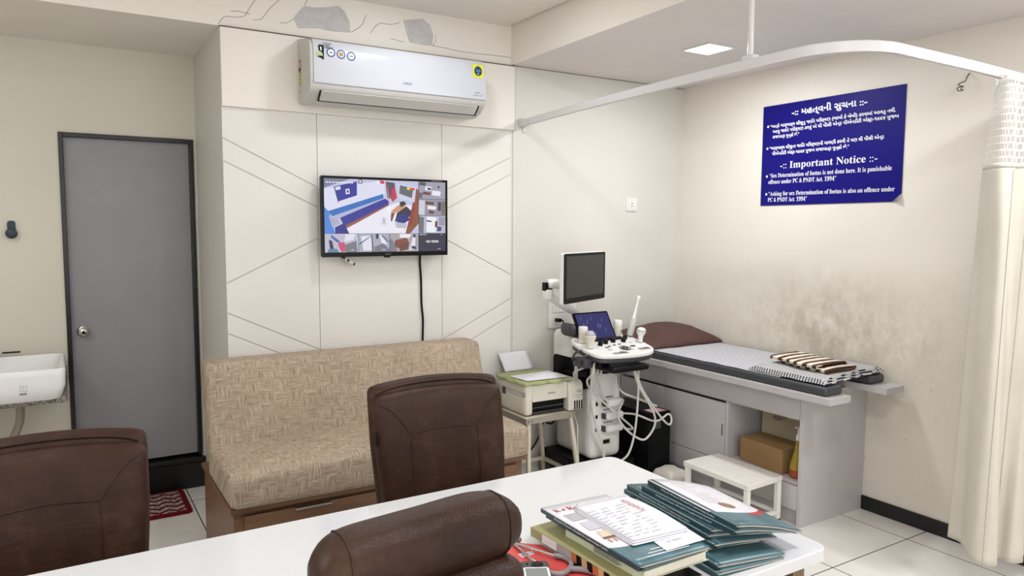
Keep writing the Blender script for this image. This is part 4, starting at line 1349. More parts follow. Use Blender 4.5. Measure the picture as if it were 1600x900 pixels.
# ------------------------------------------------------------------ curtain rail and curtain
RZ = 2.189
def rail_path():
    p = [Vector((2.436, YB - .002, RZ)), Vector((2.37, 3.30, RZ)), Vector((2.315, 2.6, RZ)), Vector((2.285, 2.0, RZ))]
    out = catmull(p, 10)
    # rounded corner into the crosswise run
    c = Vector((2.283 + .235, 1.765, RZ))
    for k in range(1, 15):
        a = PI + (PI / 2) * k / 14
        out.append(c + Vector((.235 * math.cos(a), .235 * math.sin(a), 0)))
    out.append(Vector((3.0, 1.535, RZ)))
    out.append(Vector((RW - .002, 1.56, RZ)))
    return out
RAIL = rail_path()
def curtain():
    t = thing('curtain_rail', 'white L-shaped curtain rail hung below the ceiling around the couch', 'curtain rail')
    b = BM(); add_sweep(b, RAIL, [(-.012, -.019), (-.003, -.019), (-.003, -.010), (.003, -.010), (.003, -.019), (.012, -.019), (.012, .015), (.009, .019), (-.009, .019), (-.012, .015)], upv=(0, 0, 1))
    obj('track', b, M_RAIL, t, angle=30)
    b = BM(); add_tube(b, [(2.289, 1.978, RZ + .018), (2.289, 1.978, ZL)], .011, 12); rd = obj('hanger_rod', b, M_RAIL, t)
    b = BM(); add_box(b, 2.273, 2.305, 1.95, 2.006, RZ + .016, RZ + .034); obj('clamp', b, M_RAIL, rd, bevel=.002)
    b = BM(); add_box(b, 2.41, 2.462, YB - .06, YB - .001, RZ - .022, RZ + .023); add_lathe(b, [(.013, 0), (.013, .008), (0, .009)], 14, basis((2.452, YB, RZ - .045), (1, 0, 0), (0, 0, 1))); obj('wall_bracket', b, M_RAIL, t, bevel=.002)
    rebase(t, (2.9, 2.6, RZ))
    # the gathered curtain
    t = thing('curtain', 'cream curtain with a white net top, gathered at the right end of the rail', 'curtain')
    NU, seg = 9, 8
    # plan of the folds at the rail and at the hem
    top = [(3.262, 1.560), (3.235, 1.540), (3.208, 1.515), (3.206, 1.475), (3.232, 1.462), (3.262, 1.478), (3.285, 1.452), (3.292, 1.410), (3.335, 1.400), (3.372, 1.450), (3.41, 1.40), (3.46, 1.53), (3.50, 1.41), (3.55, 1.56), (3.60, 1.42), (3.65, 1.57), (3.70, 1.44), (3.75, 1.57)]
    mid = [(3.275, 1.600), (3.235, 1.565), (3.190, 1.522), (3.184, 1.472), (3.215, 1.450), (3.255, 1.480), (3.275, 1.448), (3.285, 1.402), (3.330, 1.385), (3.372, 1.440), (3.41, 1.385), (3.46, 1.53), (3.50, 1.40), (3.55, 1.57), (3.60, 1.41), (3.65, 1.58), (3.70, 1.43), (3.755, 1.57)]
    bot = [(3.385, 1.712), (3.372, 1.650), (3.300, 1.600), (3.185, 1.512), (3.176, 1.452), (3.215, 1.425), (3.262, 1.478), (3.300, 1.462), (3.290, 1.410), (3.345, 1.385), (3.40, 1.455), (3.44, 1.385), (3.48, 1.53), (3.53, 1.39), (3.58, 1.57), (3.64, 1.40), (3.70, 1.43), (3.755, 1.58)]
    def plan(pl):
        return catmull([Vector((x, y, 0)) for x, y in pl], seg)
    T, Md, Bt = plan(top), plan(mid), plan(bot)
    n = len(T)
    ztop = [2.150 - .045 * max(0, 1 - k / 26) for k in range(n)]
    ztop = [2.112 + .046 * min(1, k / 22) for k in range(n)]
    zbot = [.165 if k < 12 else .155 for k in range(n)]
    zbot = [.172 + .02 * min(1, max(0, (k - 12) / 8)) for k in range(n)]
    arc = [0]
    for i in range(1, n):
        arc.append(arc[-1] + (Bt[i] - Bt[i - 1]).length)
    def P(k, z):
        f = (2.15 - z) / 2.0
        f = max(0, min(1, f))
        if f < .18:
            g = f / .18
            p = T[k].lerp(Md[k], g)
        else:
            g = (f - .18) / .82
            p = Md[k].lerp(Bt[k], g ** 1.1)
        w = .006 * mnoise.noise(Vector((k * .12, z * 2.4, 1)))
        return Vector((p.x + w, p.y + w * .7, z))
    def cloth(name, za, zb, rows, m, thick):
        b = BM()
        uvl = b.loops.layers.uv.new('UVMap')
        g = []
        for j in range(rows + 1):
            v = j / rows
            row = []
            for k in range(n):
                a = za[k]; c = zb[k]
                z = a + (c - a) * v
                vt = b.verts.new(P(k, z)); row.append((vt, (arc[k], z)))
            g.append(row)
        for j in range(rows):
            for k in range(n - 1):
                q = (g[j][k], g[j + 1][k], g[j + 1][k + 1], g[j][k + 1])
                f = b.faces.new([x[0] for x in q])
                for lp, x in zip(f.loops, q):
                    lp[uvl].uv = x[1]
        return obj(name, b, m, t, angle=80, solid=thick)
    zn = [1.815] * n
    cloth('net_top', ztop, [1.812] * n, 12, M_NET, 0)
    cloth('drape', [1.822] * n, zbot, 60, M_CURTAIN, .0015)
    cloth('top_band', [z + .014 for z in ztop], [z - .012 for z in ztop], 1, plain('white_band', (236, 233, 228), .7), .003)
    cloth('seam_band', [1.826] * n, [1.806] * n, 1, M_CURTAIN, .004)
    # stitched hem line of the leading fold
    b = BM()
    for k in (30, 52):
        pts = [P(k, 1.80 - 1.63 * j / 40) + Vector((-.0006, -.0022, 0)) for j in range(41)]
        add_sweep(b, pts, circ(.0011, 5))
    obj('stitch_line', b, plain('stitch', (176, 166, 142), .8), t)
    for k in range(3, n, 9):
        p = P(k, ztop[k])
        b = BM()
        add_tube(b, [(p.x, p.y, ztop[k]), (p.x, p.y + .2 * (1.54 - p.y), ztop[k] + .012), (p.x, 1.545 + (p.x - 3.0) * .03, RZ - .016)], .0022, 6)
        obj('hook', b, M_WHITEPL, t)
    rebase(t, (3.5, 1.55, .15))
curtain()

# ------------------------------------------------------------------ ultrasound scanner
def scanner():
    t = thing('ultrasound_scanner', 'white ultrasound scanner on a wheeled stand with a tilted monitor, left of the couch', 'ultrasound scanner')
    # wheeled base
    b = BM(); add_prism(b, [(2.68, 3.33), (2.94, 3.33), (2.96, 3.36), (2.96, 3.80), (2.58, 3.80), (2.57, 3.50), (2.64, 3.45), (2.66, 3.35)], .085, .165); base = obj('base', b, M_BLACKPL, t, bevel=.012, seg=3)
    for x, y in ((2.70, 3.38), (2.92, 3.38), (2.60, 3.75), (2.92, 3.75)):
        b = BM(); add_lathe(b, [(.015, -.018), (.040, -.018), (.043, -.01), (.043, .01), (.040, .018), (.015, .018)], 18, basis((x, y, .043), (0, 1, 0), (0, 0, 1))); obj('caster', b, M_DKGREY, base)
    # body
    def bw(p):
        p = p.copy()
        if p.z > .55:
            k = min(1, (p.z - .55) / .2)
            p.x += -.012 * k * (1 if p.x > 2.77 else 0)
            p.y += .03 * k * (1 if p.y < 3.5 else 0)
        return p
    b = BM(); add_rbox(b, 2.652, 2.892, 3.395, 3.775, .168, .80, .045, 14, None, bw); body = obj('body', b, M_WHITEPL, t, angle=60)
    b = BM(); add_rbox(b, 2.632, 2.815, 3.56, 3.79, .70, .925, .04, 10); obj('rear_column', b, M_WHITEPL, t, angle=60)
    # black vent on the left flank, with a pale grip
    M = basis((2.634, 3.60, .685), (0, -1, 0), (0, 0, 1))
    b = BM(); add_prism(b, rrect(-.165, .175, -.09, .085, .03, 5), -.03, .004, M); v = obj('side_vent', b, M_BLACKGL, t, bevel=.003)
    b = BM(); add_prism(b, rrect(.07, .10, -.06, .055, .014, 5), .004, .014, M); obj('grip', b, M_CABLE, v, bevel=.003)
    b = BM(); text_into(b, 'LOGIQ', basis((2.6515, 3.585, .468), (0, -1, 0), (0, 0, 1)), .085, .034, fat=.01, lift=.0006); obj('maker_name', b, M_TXTGREY, t)
    # probe sockets on the front
    for k, z in enumerate((.515, .438, .361)):
        b = BM(); add_rbox(b, 2.738, 2.868, 3.350, 3.402, z - .024, z + .022, .016, 6); so = obj('probe_plug', b, M_WHITEPL, t)
        b = BM(); add_box(b, 2.727, 2.742, 3.366, 3.40, z - .018, z + .016); obj('latch', b, M_DKGREY, so, bevel=.003)
        b = BM(); add_box(b, 2.742, 2.81, 3.392, 3.396, z + .030, z + .034); obj('slot_line', b, M_DKGREY, so)
        b = BM(); add_prism(b, disc(0, 0, .012, 16, .024), 0, .004, basis((2.692, 3.401, z - .004), (1, 0, 0), (0, 0, 1))); sk = obj('jack', b, M_ACGREY, t)
        b = BM(); add_prism(b, disc(0, 0, .007, 14, .013), .003, .006, basis((2.692, 3.400, z - .004), (1, 0, 0), (0, 0, 1))); obj('jack_hole', b, M_BLACKPL, sk)
    b = BM(); add_prism(b, rrect(2.735, 2.80, .258, .292, .004, 3), 0, .004, basis((0, 3.396, 0), (1, 0, 0), (0, 0, 1))); u = obj('data_panel', b, M_ACGREY, t)
    b = BM(); add_prism(b, rrect(2.740, 2.788, .264, .287, .003, 3), .003, .0055, basis((0, 3.396, 0), (1, 0, 0), (0, 0, 1))); obj('data_ports', b, M_BLACKPL, u)
    b = BM(); add_prism(b, rrect(2.695, 2.713, .262, .288, .003, 3), 0, .003, basis((0, 3.399, 0), (1, 0, 0), (0, 0, 1))); obj('power_jack', b, M_BLACKPL, t)
    # control panel, sloping towards the operator
    def sz(y):
        return .838 + (y - 3.12) * .20
    outline = catmull([Vector(p + (0,)) for p in ((2.515, 3.42), (2.503, 3.33), (2.510, 3.235), (2.545, 3.175), (2.64, 3.150), (2.78, 3.140), (2.885, 3.152), (2.948, 3.195), (2.965, 3.27), (2.957, 3.38), (2.92, 3.455), (2.80, 3.48), (2.63, 3.475), (2.55, 3.46), (2.515, 3.42))], 6)[:-1]
    def slab(name, off0, off1, grow, m, parent=t, bev=.006):
        c = Vector((2.74, 3.3, 0))
        b = BM()
        lo = []; hi = []
        for p in outline:
            q = c + (p - c) * grow
            lo.append(b.verts.new((q.x, q.y, sz(q.y) + off0))); hi.append(b.verts.new((q.x, q.y, sz(q.y) + off1)))
        n = len(lo)
        b.faces.new(list(reversed(lo))); b.faces.new(hi)
        for k in range(n):
            b.faces.new((lo[k], lo[(k + 1) % n], hi[(k + 1) % n], hi[k]))
        return obj(name, b, m, parent, bevel=bev, seg=3)
    cp = slab('control_panel', -.018, .004, 1.0, M_WHITEPL)
    slab('panel_underside', -.044, -.0185, .965, M_DKGREY, cp)
    def onp(x, y, up_=0.0042):
        return Vector((x, y, sz(y) + up_))
    def PM(x, y, lift=.0042):
        return basis(onp(x, y, lift), (1, 0, 0), (0, 1, .2))
    for x, y, w, h in ((2.685, 3.178, .055, .014), (2.885, 3.205, .045, .016)):
        b = BM(); add_prism(b, rrect(-w, w, -h, h, .012, 4), -.004, .0006, PM(x, y)); g = obj('grip_recess', b, plain('recess_grey', (150, 148, 142), .5), cp)
        b = BM(); add_prism(b, rrect(-w * .1, w * .82, -h * .2, h * .8, .006, 4), .0004, .0010, PM(x, y)); obj('grip_hollow', b, M_DKGREY, cp)
    for x, y in ((2.645, 3.315), (2.70, 3.335), (2.765, 3.345), (2.835, 3.335), (2.88, 3.375)):
        b = BM(); add_lathe(b, [(.015, 0), (.0135, .022), (.012, .024), (0, .024)], 16, PM(x, y)); obj('knob', b, M_BLACKPL, cp)
    b = BM(); add_prism(b, rrect(-.15, .14, -.014, .014, .006, 3), 0, .012, PM(2.725, 3.385)); obj('key_strip', b, M_BLACKPL, cp, bevel=.003)
    b = BM(); add_sweep(b, [PM(2.765, 3.235, .006) @ Vector((.032 * math.cos(a), .032 * math.sin(a), 0)) for a in [2 * PI * k / 24 for k in range(25)]], circ(.0028, 6), cap=False); add_lathe(b, [(.022, 0), (.016, .008), (.008, .012), (0, .013)], 18, PM(2.765, 3.235))
    obj('trackball', b, [M_DKGREY], cp)
    for x, y, w, h, m in ((2.84, 3.255, .018, .008, M_DKGREY), (2.655, 3.235, .014, .010, M_ACGREY), (2.66, 3.27, .012, .004, M_DKGREY), (2.69, 3.285, .010, .004, M_DKGREY), (2.735, 3.295, .010, .004, M_DKGREY), (2.775, 3.30, .010, .004, M_DKGREY), (2.80, 3.21, .012, .005, M_ACGREY), (2.71, 3.20, .012, .006, M_ACGREY), (2.87, 3.31, .010, .005, M_ACGREY), (2.915, 3.30, .012, .005, M_ACGREY)):
        b = BM(); add_prism(b, rrect(-w, w, -h, h, min(w, h) * .5, 3), 0, .003, PM(x, y)); obj('button', b, m, cp)
    b = BM(); add_rbox(b, 2.58, 2.85, 3.115, 3.36, .752, .786, .016, 8); obj('keyboard_tray', b, M_BLACKPL, t, angle=60)
    b = BM(); add_box(b, 2.70, 2.84, 3.34, 3.47, .70, .80); obj('panel_neck', b, M_BLACKPL, t, bevel=.01, seg=3)
    # probe and cable holders on the left edge
    b = BM()
    for y in (3.255, 3.325):
        add_tube(b, [(2.500, y - .025, sz(y) - .015), (2.470, y - .02, sz(y) - .02), (2.462, y, sz(y) - .045), (2.475, y + .02, sz(y) - .07), (2.505, y + .02, sz(y) - .06)], .006, 8)
    add_rbox(b, 2.472, 2.53, 3.235, 3.35, .772, .825, .012, 5)
    obj('probe_holder', b, M_DKGREY, t)
    b = BM(); add_rbox(b, 2.56, 2.64, 3.215, 3.28, .765, .812, .01, 5); obj('holder_block', b, M_BLACKPL, t)
    # touch screen
    M = basis((2.715, 3.452, .972), (1, .02, 0), (0.06, .52, .85))
    b = BM(); add_prism(b, rrect(-.132, .132, -.094, .094, .008, 4), -.018, 0, M); ts = obj('touch_screen', b, M_BLACKGL, t, bevel=.003)
    b = BM(); flat(b, rrect(-.122, .122, -.082, .084, .003, 2), M, .0006)
    obj('lit_glass', b, emit('touch_blue', (34, 34, 92), .9), ts)
    b = BM()
    for k in range(15):
        x = -.10 + .2 * random.random(); y = -.065 + .13 * random.random(); ln = .014 + .02 * random.random()
        flat(b, [(x, y), (x + .003, y), (x + .003 + ln * .3, y + ln), (x + ln * .3, y + ln)], M, .001)
    obj('screen_marks', b, emit('touch_marks', (120, 124, 170), .9), ts)
    b = BM(); add_rbox(b, 2.555, 2.66, 3.46, 3.60, .905, .985, .03, 6, None, lambda p: Vector((p.x, p.y, p.z - .2 * (p.x - 2.6)))); obj('screen_mount', b, M_DKGREY, t)
    # monitor arm
    b = BM()
    add_sweep(b, catmull([(2.735, 3.66, .915), (2.735, 3.655, .985), (2.705, 3.635, 1.03), (2.58, 3.60, 1.092), (2.475, 3.585, 1.15), (2.455, 3.585, 1.162)], 8), [(.030 * math.cos(a), .024 * math.sin(a)) for a in [2 * PI * k / 14 for k in range(14)]])
    add_lathe(b, [(.032, -.028), (.034, -.02), (.034, .02), (.032, .028), (0, .029)], 18, Matrix.Translation((2.462, 3.585, 1.165)))
    obj('lower_arm', b, M_WHITEPL, t, angle=60)
    b = BM(); add_lathe(b, [(.026, 0), (.026, .035), (.018, .05), (0, .05)], 16, Matrix.Translation((2.462, 3.585, 1.178))); add_box(b, 2.428, 2.452, 3.565, 3.60, 1.185, 1.235); obj('hinge', b, M_BLACKPL, t, bevel=.004)
    b = BM()
    add_sweep(b, catmull([(2.452, 3.58, 1.222), (2.50, 3.575, 1.226), (2.55, 3.562, 1.215), (2.585, 3.552, 1.205), (2.60, 3.548, 1.203)], 8), [(.028 * math.cos(a), .030 * math.sin(a)) for a in [2 * PI * k / 14 for k in range(14)]])
    obj('upper_arm', b, M_WHITEPL, t, angle=60)
    # monitor
    a = math.radians(66)
    ux = Vector((math.sin(a), math.cos(a), 0))
    M = basis((2.648, 3.466, 1.268), ux, (.018, -.04, 1))
    M = basis((2.648, 3.466, 1.268), ux, (0, 0, 1))
    b = BM(); add_prism(b, rrect(-.252, .252, -.147, .147, .012, 4), -.030, -.004, M); mo = obj('monitor_back', b, M_WHITEPL, t, bevel=.006, seg=3)
    b = BM(); add_prism(b, rrect(-.248, .248, -.143, .143, .010, 4), -.004, .002, M); obj('monitor_bezel', b, M_BLACKPL, t, bevel=.001)
    b = BM(); flat(b, [(-.226, -.112), (.226, -.112), (.226, .128), (-.226, .128)], M, .0026); obj('monitor_glass', b, plain('dark_screen', (46, 47, 46), .28, var=.02), mo)
    b = BM(); add_box(b, 2.585, 2.64, 3.50, 3.56, 1.17, 1.24); obj('monitor_joint', b, M_WHITEPL, t, bevel=.01, seg=3)
    # probe cables
    cables = [
        [(2.545, 3.24, .79), (2.519, 3.22, .745), (2.543, 3.30, .685), (2.614, 3.345, .609), (2.715, 3.33, .517), (2.81, 3.30, .431), (2.891, 3.30, .36), (2.868, 3.35, .35)],
        [(2.555, 3.25, .80), (2.560, 3.28, .72), (2.599, 3.33, .547), (2.644, 3.345, .408), (2.684, 3.335, .299), (2.701, 3.32, .19), (2.71, 3.26, .10), (2.73, 3.15, .03)],
        [(2.592, 3.26, .775), (2.635, 3.32, .69), (2.690, 3.345, .585), (2.735, 3.34, .525)],
        [(2.62, 3.25, .775), (2.642, 3.34, .653), (2.613, 3.345, .566), (2.615, 3.36, .459), (2.65, 3.375, .331), (2.705, 3.37, .236), (2.72, 3.36, .188), (2.725, 3.30, .08)],
        [(2.535, 3.26, .79), (2.515, 3.30, .765), (2.512, 3.38, .725), (2.56, 3.44, .67), (2.62, 3.47, .60), (2.64, 3.50, .50)],
        [(2.836, 3.22, .80), (2.836, 3.2, .757), (2.84, 3.2, .586), (2.821, 3.2, .38), (2.785, 3.21, .248), (2.735, 3.24, .19), (2.70, 3.27, .12)],
        [(2.79, 3.22, .80), (2.797, 3.2, .751), (2.843, 3.2, .646), (2.92, 3.2, .535), (2.968, 3.2, .459), (2.975, 3.2, .392), (2.926, 3.2, .33), (2.871, 3.2, .32), (2.795, 3.23, .374), (2.76, 3.28, .455), (2.85, 3.345, .52), (2.868, 3.37, .52)],
        [(2.80, 3.23, .80), (2.807, 3.2, .752), (2.874, 3.2, .616), (3.003, 3.2, .455), (3.083, 3.2, .381), (3.119, 3.21, .396), (3.112, 3.23, .434), (3.02, 3.24, .40), (2.93, 3.32, .435), (2.868, 3.37, .44)],
        [(2.87, 3.42, .70), (2.79, 3.30, .605), (2.878, 3.25, .556), (2.97, 3.24, .515), (3.023, 3.24, .492)],
    ]
    for c in cables:
        b = BM(); add_tube(b, c, .0062, 8, sub=10); obj('probe_cable', b, M_CABLE, t)
    rebase(t, (2.76, 3.55, 0))
    # things in the holders: bottles and probes
    def bottle(label, x, y, txt, rz):
        z = sz(y) + .0046
        q = thing('gel_bottle', label, 'bottle', (x, y, z))
        b = BM(); add_lathe(b, [(0, 0), (.024, 0), (.026, .004), (.026, .052), (.0265, .064), (0, .064)], 24); obj('bottle_body', b, M_CREAMPL, q)
        b = BM(); add_lathe(b, [(.0265, .062), (.027, .066), (.027, .090), (.024, .095), (0, .096)], 24); obj('cap', b, M_WHITEPL, q)
        b = BM()
        # lettering wrapped round the bottle
        tmp = bmesh.new()
        text_into(tmp, txt, Matrix(), .036, .021, 'CENTER', fat=.03, lift=0)
        mp = {}
        for v in tmp.verts:
            an = rz + v.co.x / .0263
            mp[v] = b.verts.new((.0267 * math.sin(an), -.0267 * math.cos(an), .022 + v.co.y))
        for f in tmp.faces:
            b.faces.new([mp[v] for v in f.verts])
        tmp.free()
        obj('bottle_print', b, M_TXTGREY, q)
        return q
    bottle('white capped gel bottle at the left rear of the scanner panel', 2.567, 3.375, 'GEL', .6)
    bottle('white capped gel bottle printed SONO beside the long thin probe', 2.875, 3.435, 'SONO', .6)
    # broad probe in a cream cup
    q = thing('ultrasound_probe', 'broad domed probe sitting in a cream cup at the panel left edge', 'probe', (2.552, 3.29, sz(3.29) + .005))
    b = BM(); add_lathe(b, [(0, 0), (.022, 0), (.023, .018), (.025, .035), (.034, .058), (.035, .070), (.032, .072), (.029, .06), (0, .05)], 24); obj('cup', b, M_CREAMPL, q)
    b = BM(); add_lathe(b, [(.029, .057), (.032, .070), (.029, .083), (.021, .094), (.009, .099), (0, .100)], 24); obj('dome', b, plain('probe_grey', (176, 174, 174), .3), q)
    # long thin probe
    M = basis((2.940, 3.40, sz(3.40) + .006), (1, 0, 0), (0, 1, 0))
    R_ = Matrix.Rotation(math.radians(21), 4, 'Y') @ Matrix.Rotation(math.radians(-6), 4, 'X')
    q = thing('ultrasound_probe', 'long thin white wand probe standing upright at the right of the panel', 'probe', M.translation)
    b = BM()
    add_lathe(b, [(0, .002), (.017, .003), (.020, .02), (.022, .06), (.025, .10), (.022, .112), (0, .116)], 20, R_ @ Matrix.Scale(1.0, 4)); obj('handle', b, M_ACGREY, q)
    b = BM(); add_lathe(b, [(.011, .112), (.0095, .14), (.008, .19), (.008, .225), (.012, .235), (.0135, .246), (.010, .258), (0, .262)], 18, R_); obj('shaft', b, M_WHITEPL, q)
    q = thing('ultrasound_probe', 'short white probe with a rounded head at the panel right corner', 'probe', (2.935, 3.30, sz(3.30) + .006))
    b = BM(); add_lathe(b, [(0, 0), (.015, 0), (.015, .03), (.020, .045), (.027, .055), (.028, .070), (.022, .082), (.010, .088), (0, .088)], 20, Matrix.Rotation(math.radians(8), 4, 'Y')); obj('probe_body', b, M_WHITEPL, q)
    b = BM(); add_lathe(b, [(.0285, .060), (.029, .066), (.0285, .072)], 20, Matrix.Rotation(math.radians(8), 4, 'Y')); obj('lens_ring', b, M_ACGREY, q)
scanner()

# ------------------------------------------------------------------ printer on its stand
def printer():
    SZ = .486
    t = thing('printer_stand', 'cream metal stand with splayed legs under the printer', 'stand')
    x0, x1, y0, y1 = 2.195, 2.545, 3.405, 3.795
    b = BM()
    for a in ((x0, x1, y0, y0 + .004, SZ - .034, SZ), (x0, x1, y1 - .004, y1, SZ - .034, SZ), (x0, x0 + .004, y0, y1, SZ - .034, SZ), (x1 - .004, x1, y0, y1, SZ - .034, SZ)):
        add_box(b, *a)
    obj('angle_rim', b, plain('worn_steel', (176, 170, 156), .4, metal=.6, var=.1), t, bevel=.001)
    b = BM(); add_box(b, x0 + .005, x1 - .005, y0 + .005, y1 - .005, SZ - .014, SZ - .002); obj('shelf', b, M_CREAMMETAL, t)
    L = .011
    feet = [((x0 + .03, y0 + .02), (x0 + .022, y0 + .0)), ((x1 - .03, y0 + .02), (x1 + .042, y0 + .0)), ((x1 - .02, y1 - .025), (x1 + .035, y1 - .01)), ((x0 + .03, y1 - .025), (x0 + .022, y1 - .015))]
    P2 = []
    for (tx, ty), (fx, fy) in feet:
        b = BM(); add_sweep(b, [Vector((tx, ty, SZ - .015)), Vector((fx, fy, 0))], [(-L, -L), (L, -L), (L, L), (-L, L)]); obj('leg', b, M_CREAMMETAL, t, bevel=.002)
        k = 1 - .10 / SZ
        P2.append(Vector((tx + (fx - tx) * k, ty + (fy - ty) * k, .10)))
    for k in range(4):
        b = BM(); add_sweep(b, [P2[k], P2[(k + 1) % 4]], [(-.008, -.011), (.008, -.011), (.008, .011), (-.008, .011)]); obj('stretcher', b, M_CREAMMETAL, t, bevel=.001)
    for x, y in ((x0 + .02, y0), (x0 + .045, y0), (x1 - .02, y0), (x1 - .05, y0)):
        b = BM(); add_lathe(b, [(.008, 0), (.008, .005), (.005, .010), (0, .010)], 6, basis((x, y, SZ - .016), (1, 0, 0), (0, 0, 1))); obj('bolt', b, M_STEEL, t)
    rebase(t, (2.37, 3.6, 0))

    t = thing('printer', 'cream inkjet printer with a side ink tank on the metal stand', 'printer')
    z0, z1 = SZ + .004, .676
    px0, px1, yf, yb = 2.212, 2.498, 3.435, 3.765
    # hollow of the paper outlet: body made of a shell with a dark mouth
    b = BM()
    def pw(p):
        return p
    add_rbox(b, px0, px1, yf + .0, yb, z0 + .075, z1, .02, 8)
    add_rbox(b, px0, px0 + .055, yf, yb, z0, z1 - .03, .02, 8)
    add_box(b, px0 + .03, px1, yf + .09, yb, z0, z0 + .09)
    body = obj('body', b, M_CREAMPL, t, angle=50)
    b = BM(); add_box(b, px0 + .046, px1 - .002, yf + .03, yf + .092, z0 + .001, z0 + .078); obj('paper_mouth', b, M_BLACKPL, t)
    b = BM(); add_box(b, px0 + .05, px1 - .006, yf + .012, yf + .05, z0 + .006, z0 + .014); add_box(b, px0 + .05, px1 - .006, yf + .016, yf + .03, z0 + .035, z0 + .041); obj('output_tray', b, M_DKGREY, t)
    b = BM(); add_prism(b, [(px0 + .047, z0 + .078), (px1, z0 + .078), (px1, z1 - .012), (px0 + .047, z1 - .012)], 0, .004, basis((0, yf + .001, 0), (1, 0, 0), (0, 0, 1))); fp = obj('front_panel', b, M_CREAMPL, t, bevel=.001)
    b = BM(); text_into(b, 'EPSON', basis((2.365, yf - .0034, .604), (1, 0, 0), (0, 0, 1)), .048, .015, fat=.02); obj('maker_name', b, M_TXTGREY, fp)
    b = BM(); add_prism(b, rrect(-.05, -.01, -.02, .02, .004, 3), 0, .001, basis((px0 - .0005, 3.64, .60), (0, -1, 0), (0, 0, 1))); add_prism(b, rrect(-.03, -.012, -.012, .004, .003, 3), .001, .002, basis((px0 - .0005, 3.64, .60), (0, -1, 0), (0, 0, 1))); obj('side_recess', b, M_DKGREY, t)
    # ink tank block
    b = BM()
    prof = [(3.415, z0), (3.415, .62), (3.418, .642), (3.43, .658), (3.45, .664), (3.70, .664), (3.70, z0)]
    add_prism(b, prof, 2.500, 2.604, Matrix(((0, 0, 1, 0), (1, 0, 0, 0), (0, 1, 0, 0), (0, 0, 0, 1))))
    it = obj('ink_tank', b, M_CREAMPL, t, bevel=.008, seg=3)
    b = BM(); add_box(b, 2.532, 2.602, 3.4138, 3.416, .578, .580); obj('lid_gap', b, M_TXTGREY, it)
    for k, c in enumerate(((40, 40, 46), (44, 46, 56), (54, 44, 50), (52, 50, 44))):
        b = BM(); add_prism(b, rrect(2.538 + .0165 * k, 2.548 + .0165 * k, .494, .548, .003, 3), 0, .002, basis((0, 3.4152, 0), (1, 0, 0), (0, 0, 1))); obj('ink_window', b, plain('ink_%d' % k, c, .2), it)
    b = BM(); text_into(b, 'L3252', basis((2.556, 3.4148, .597), (1, 0, 0), (0, 0, 1)), .036, .018, fat=.03); text_into(b, 'EcoTank', basis((2.556, 3.4148, .563), (1, 0, 0), (0, 0, 1)), .026, .009)
    obj('tank_print', b, M_TXTGREY, it)
    # rear paper support
    b = BM(); add_prism(b, [(2.255, .676), (2.465, .676), (2.46, .715), (2.26, .715)], 0, .006, basis((0, 3.772, 0), (1, 0, 0), (0, .35, 1))); obj('paper_support', b, M_CREAMPL, t, bevel=.001)
    rebase(t, (2.4, 3.6, z0))
    # green cloth laid over the lid
    b = BM()
    nx, ny = 34, 28
    cx0, cx1, cy0, cy1 = 2.165, 2.520, 3.390, 3.748
    g = []
    for j in range(ny + 1):
        row = []
        for i in range(nx + 1):
            u, v = i / nx, j / ny
            x = cx0 + (cx1 - cx0) * u; y = cy0 + (cy1 - cy0) * v
            d = max(px0 - .004 - x, yf - .004 - y, 0)
            z = .682 + .0028 * mnoise.noise(Vector((x * 30, y * 30, 0)))
            if d > 0:
                z -= min(.017, d * .9) * (.8 + .3 * mnoise.noise(Vector((x * 22, y * 22, 4))))
                x = max(x, px0 - .012 - .006 * math.sin(y * 60)) if x < px0 else x
                y = max(y, yf - .012 - .006 * math.sin(x * 50)) if y < yf else y
            row.append(b.verts.new((x, y, z)))
        g.append(row)
    for j in range(ny):
        for i in range(nx):
            b.faces.new((g[j][i], g[j][i + 1], g[j + 1][i + 1], g[j + 1][i]))
    o = obj('cloth', b, M_GREEN, angle=80)
    md = o.modifiers.new('solid', 'SOLIDIFY'); md.thickness = .003; md.offset = 1
    tag(o, 'green cloth spread over the printer lid', 'cloth')
    b = BM(); add_prism(b, [(2.236, 3.452), (2.500, 3.438), (2.510, 3.640), (2.216, 3.618)], 0, .0025, Matrix.Translation((0, 0, .6895)))
    tag(obj('paper_sheet', b, M_PAPER), 'blank white paper lying flat on the green cloth', 'paper')
    b = BM()
    g = []
    for j in range(11):
        v = j / 10
        row = []
        for i in range(9):
            u = i / 8
            x = 2.278 + .205 * u - .018 * v; z = .684 + .108 * v
            y = 3.7655 + .045 * v + .012 * v * v
            row.append(b.verts.new((x, y, z)))
        g.append(row)
    for j in range(10):
        for i in range(8):
            b.faces.new((g[j][i], g[j][i + 1], g[j + 1][i + 1], g[j + 1][i]))
    tag(obj('paper_sheet', b, M_PAPER, solid=.003), 'blank white paper standing in the rear feed of the printer', 'paper')
    b = BM(); add_tube(b, [(2.595, 3.72, .52), (2.60, 3.55, .47), (2.58, 3.44, .40), (2.57, 3.42, .30), (2.565, 3.40, .16), (2.55, 3.39, .01)], .0035, 8)
    tag(obj('printer_cable', b, M_CREAMPL), 'thin cream cable hanging down from the printer ink tank', 'cable')
    b = BM(); add_tube(b, [(2.735, YB - .02, .52), (2.66, 3.81, .46), (2.60, 3.80, .40), (2.585, 3.80, .34), (2.64, 3.79, .31), (2.70, 3.815, .36), (2.68, 3.815, .44), (2.62, 3.815, .40), (2.55, 3.81, .22), (2.46, 3.81, .12), (2.38, 3.82, .02)], .006, 8, sub=10)
    tag(obj('mains_cable', b, M_BLACKPL), 'looped black power cord hanging behind the printer stand', 'cable')
    q = thing('power_adapter', 'grey power adapter on the floor behind the printer stand', 'adapter', (2.49, 3.66, 0), .4)
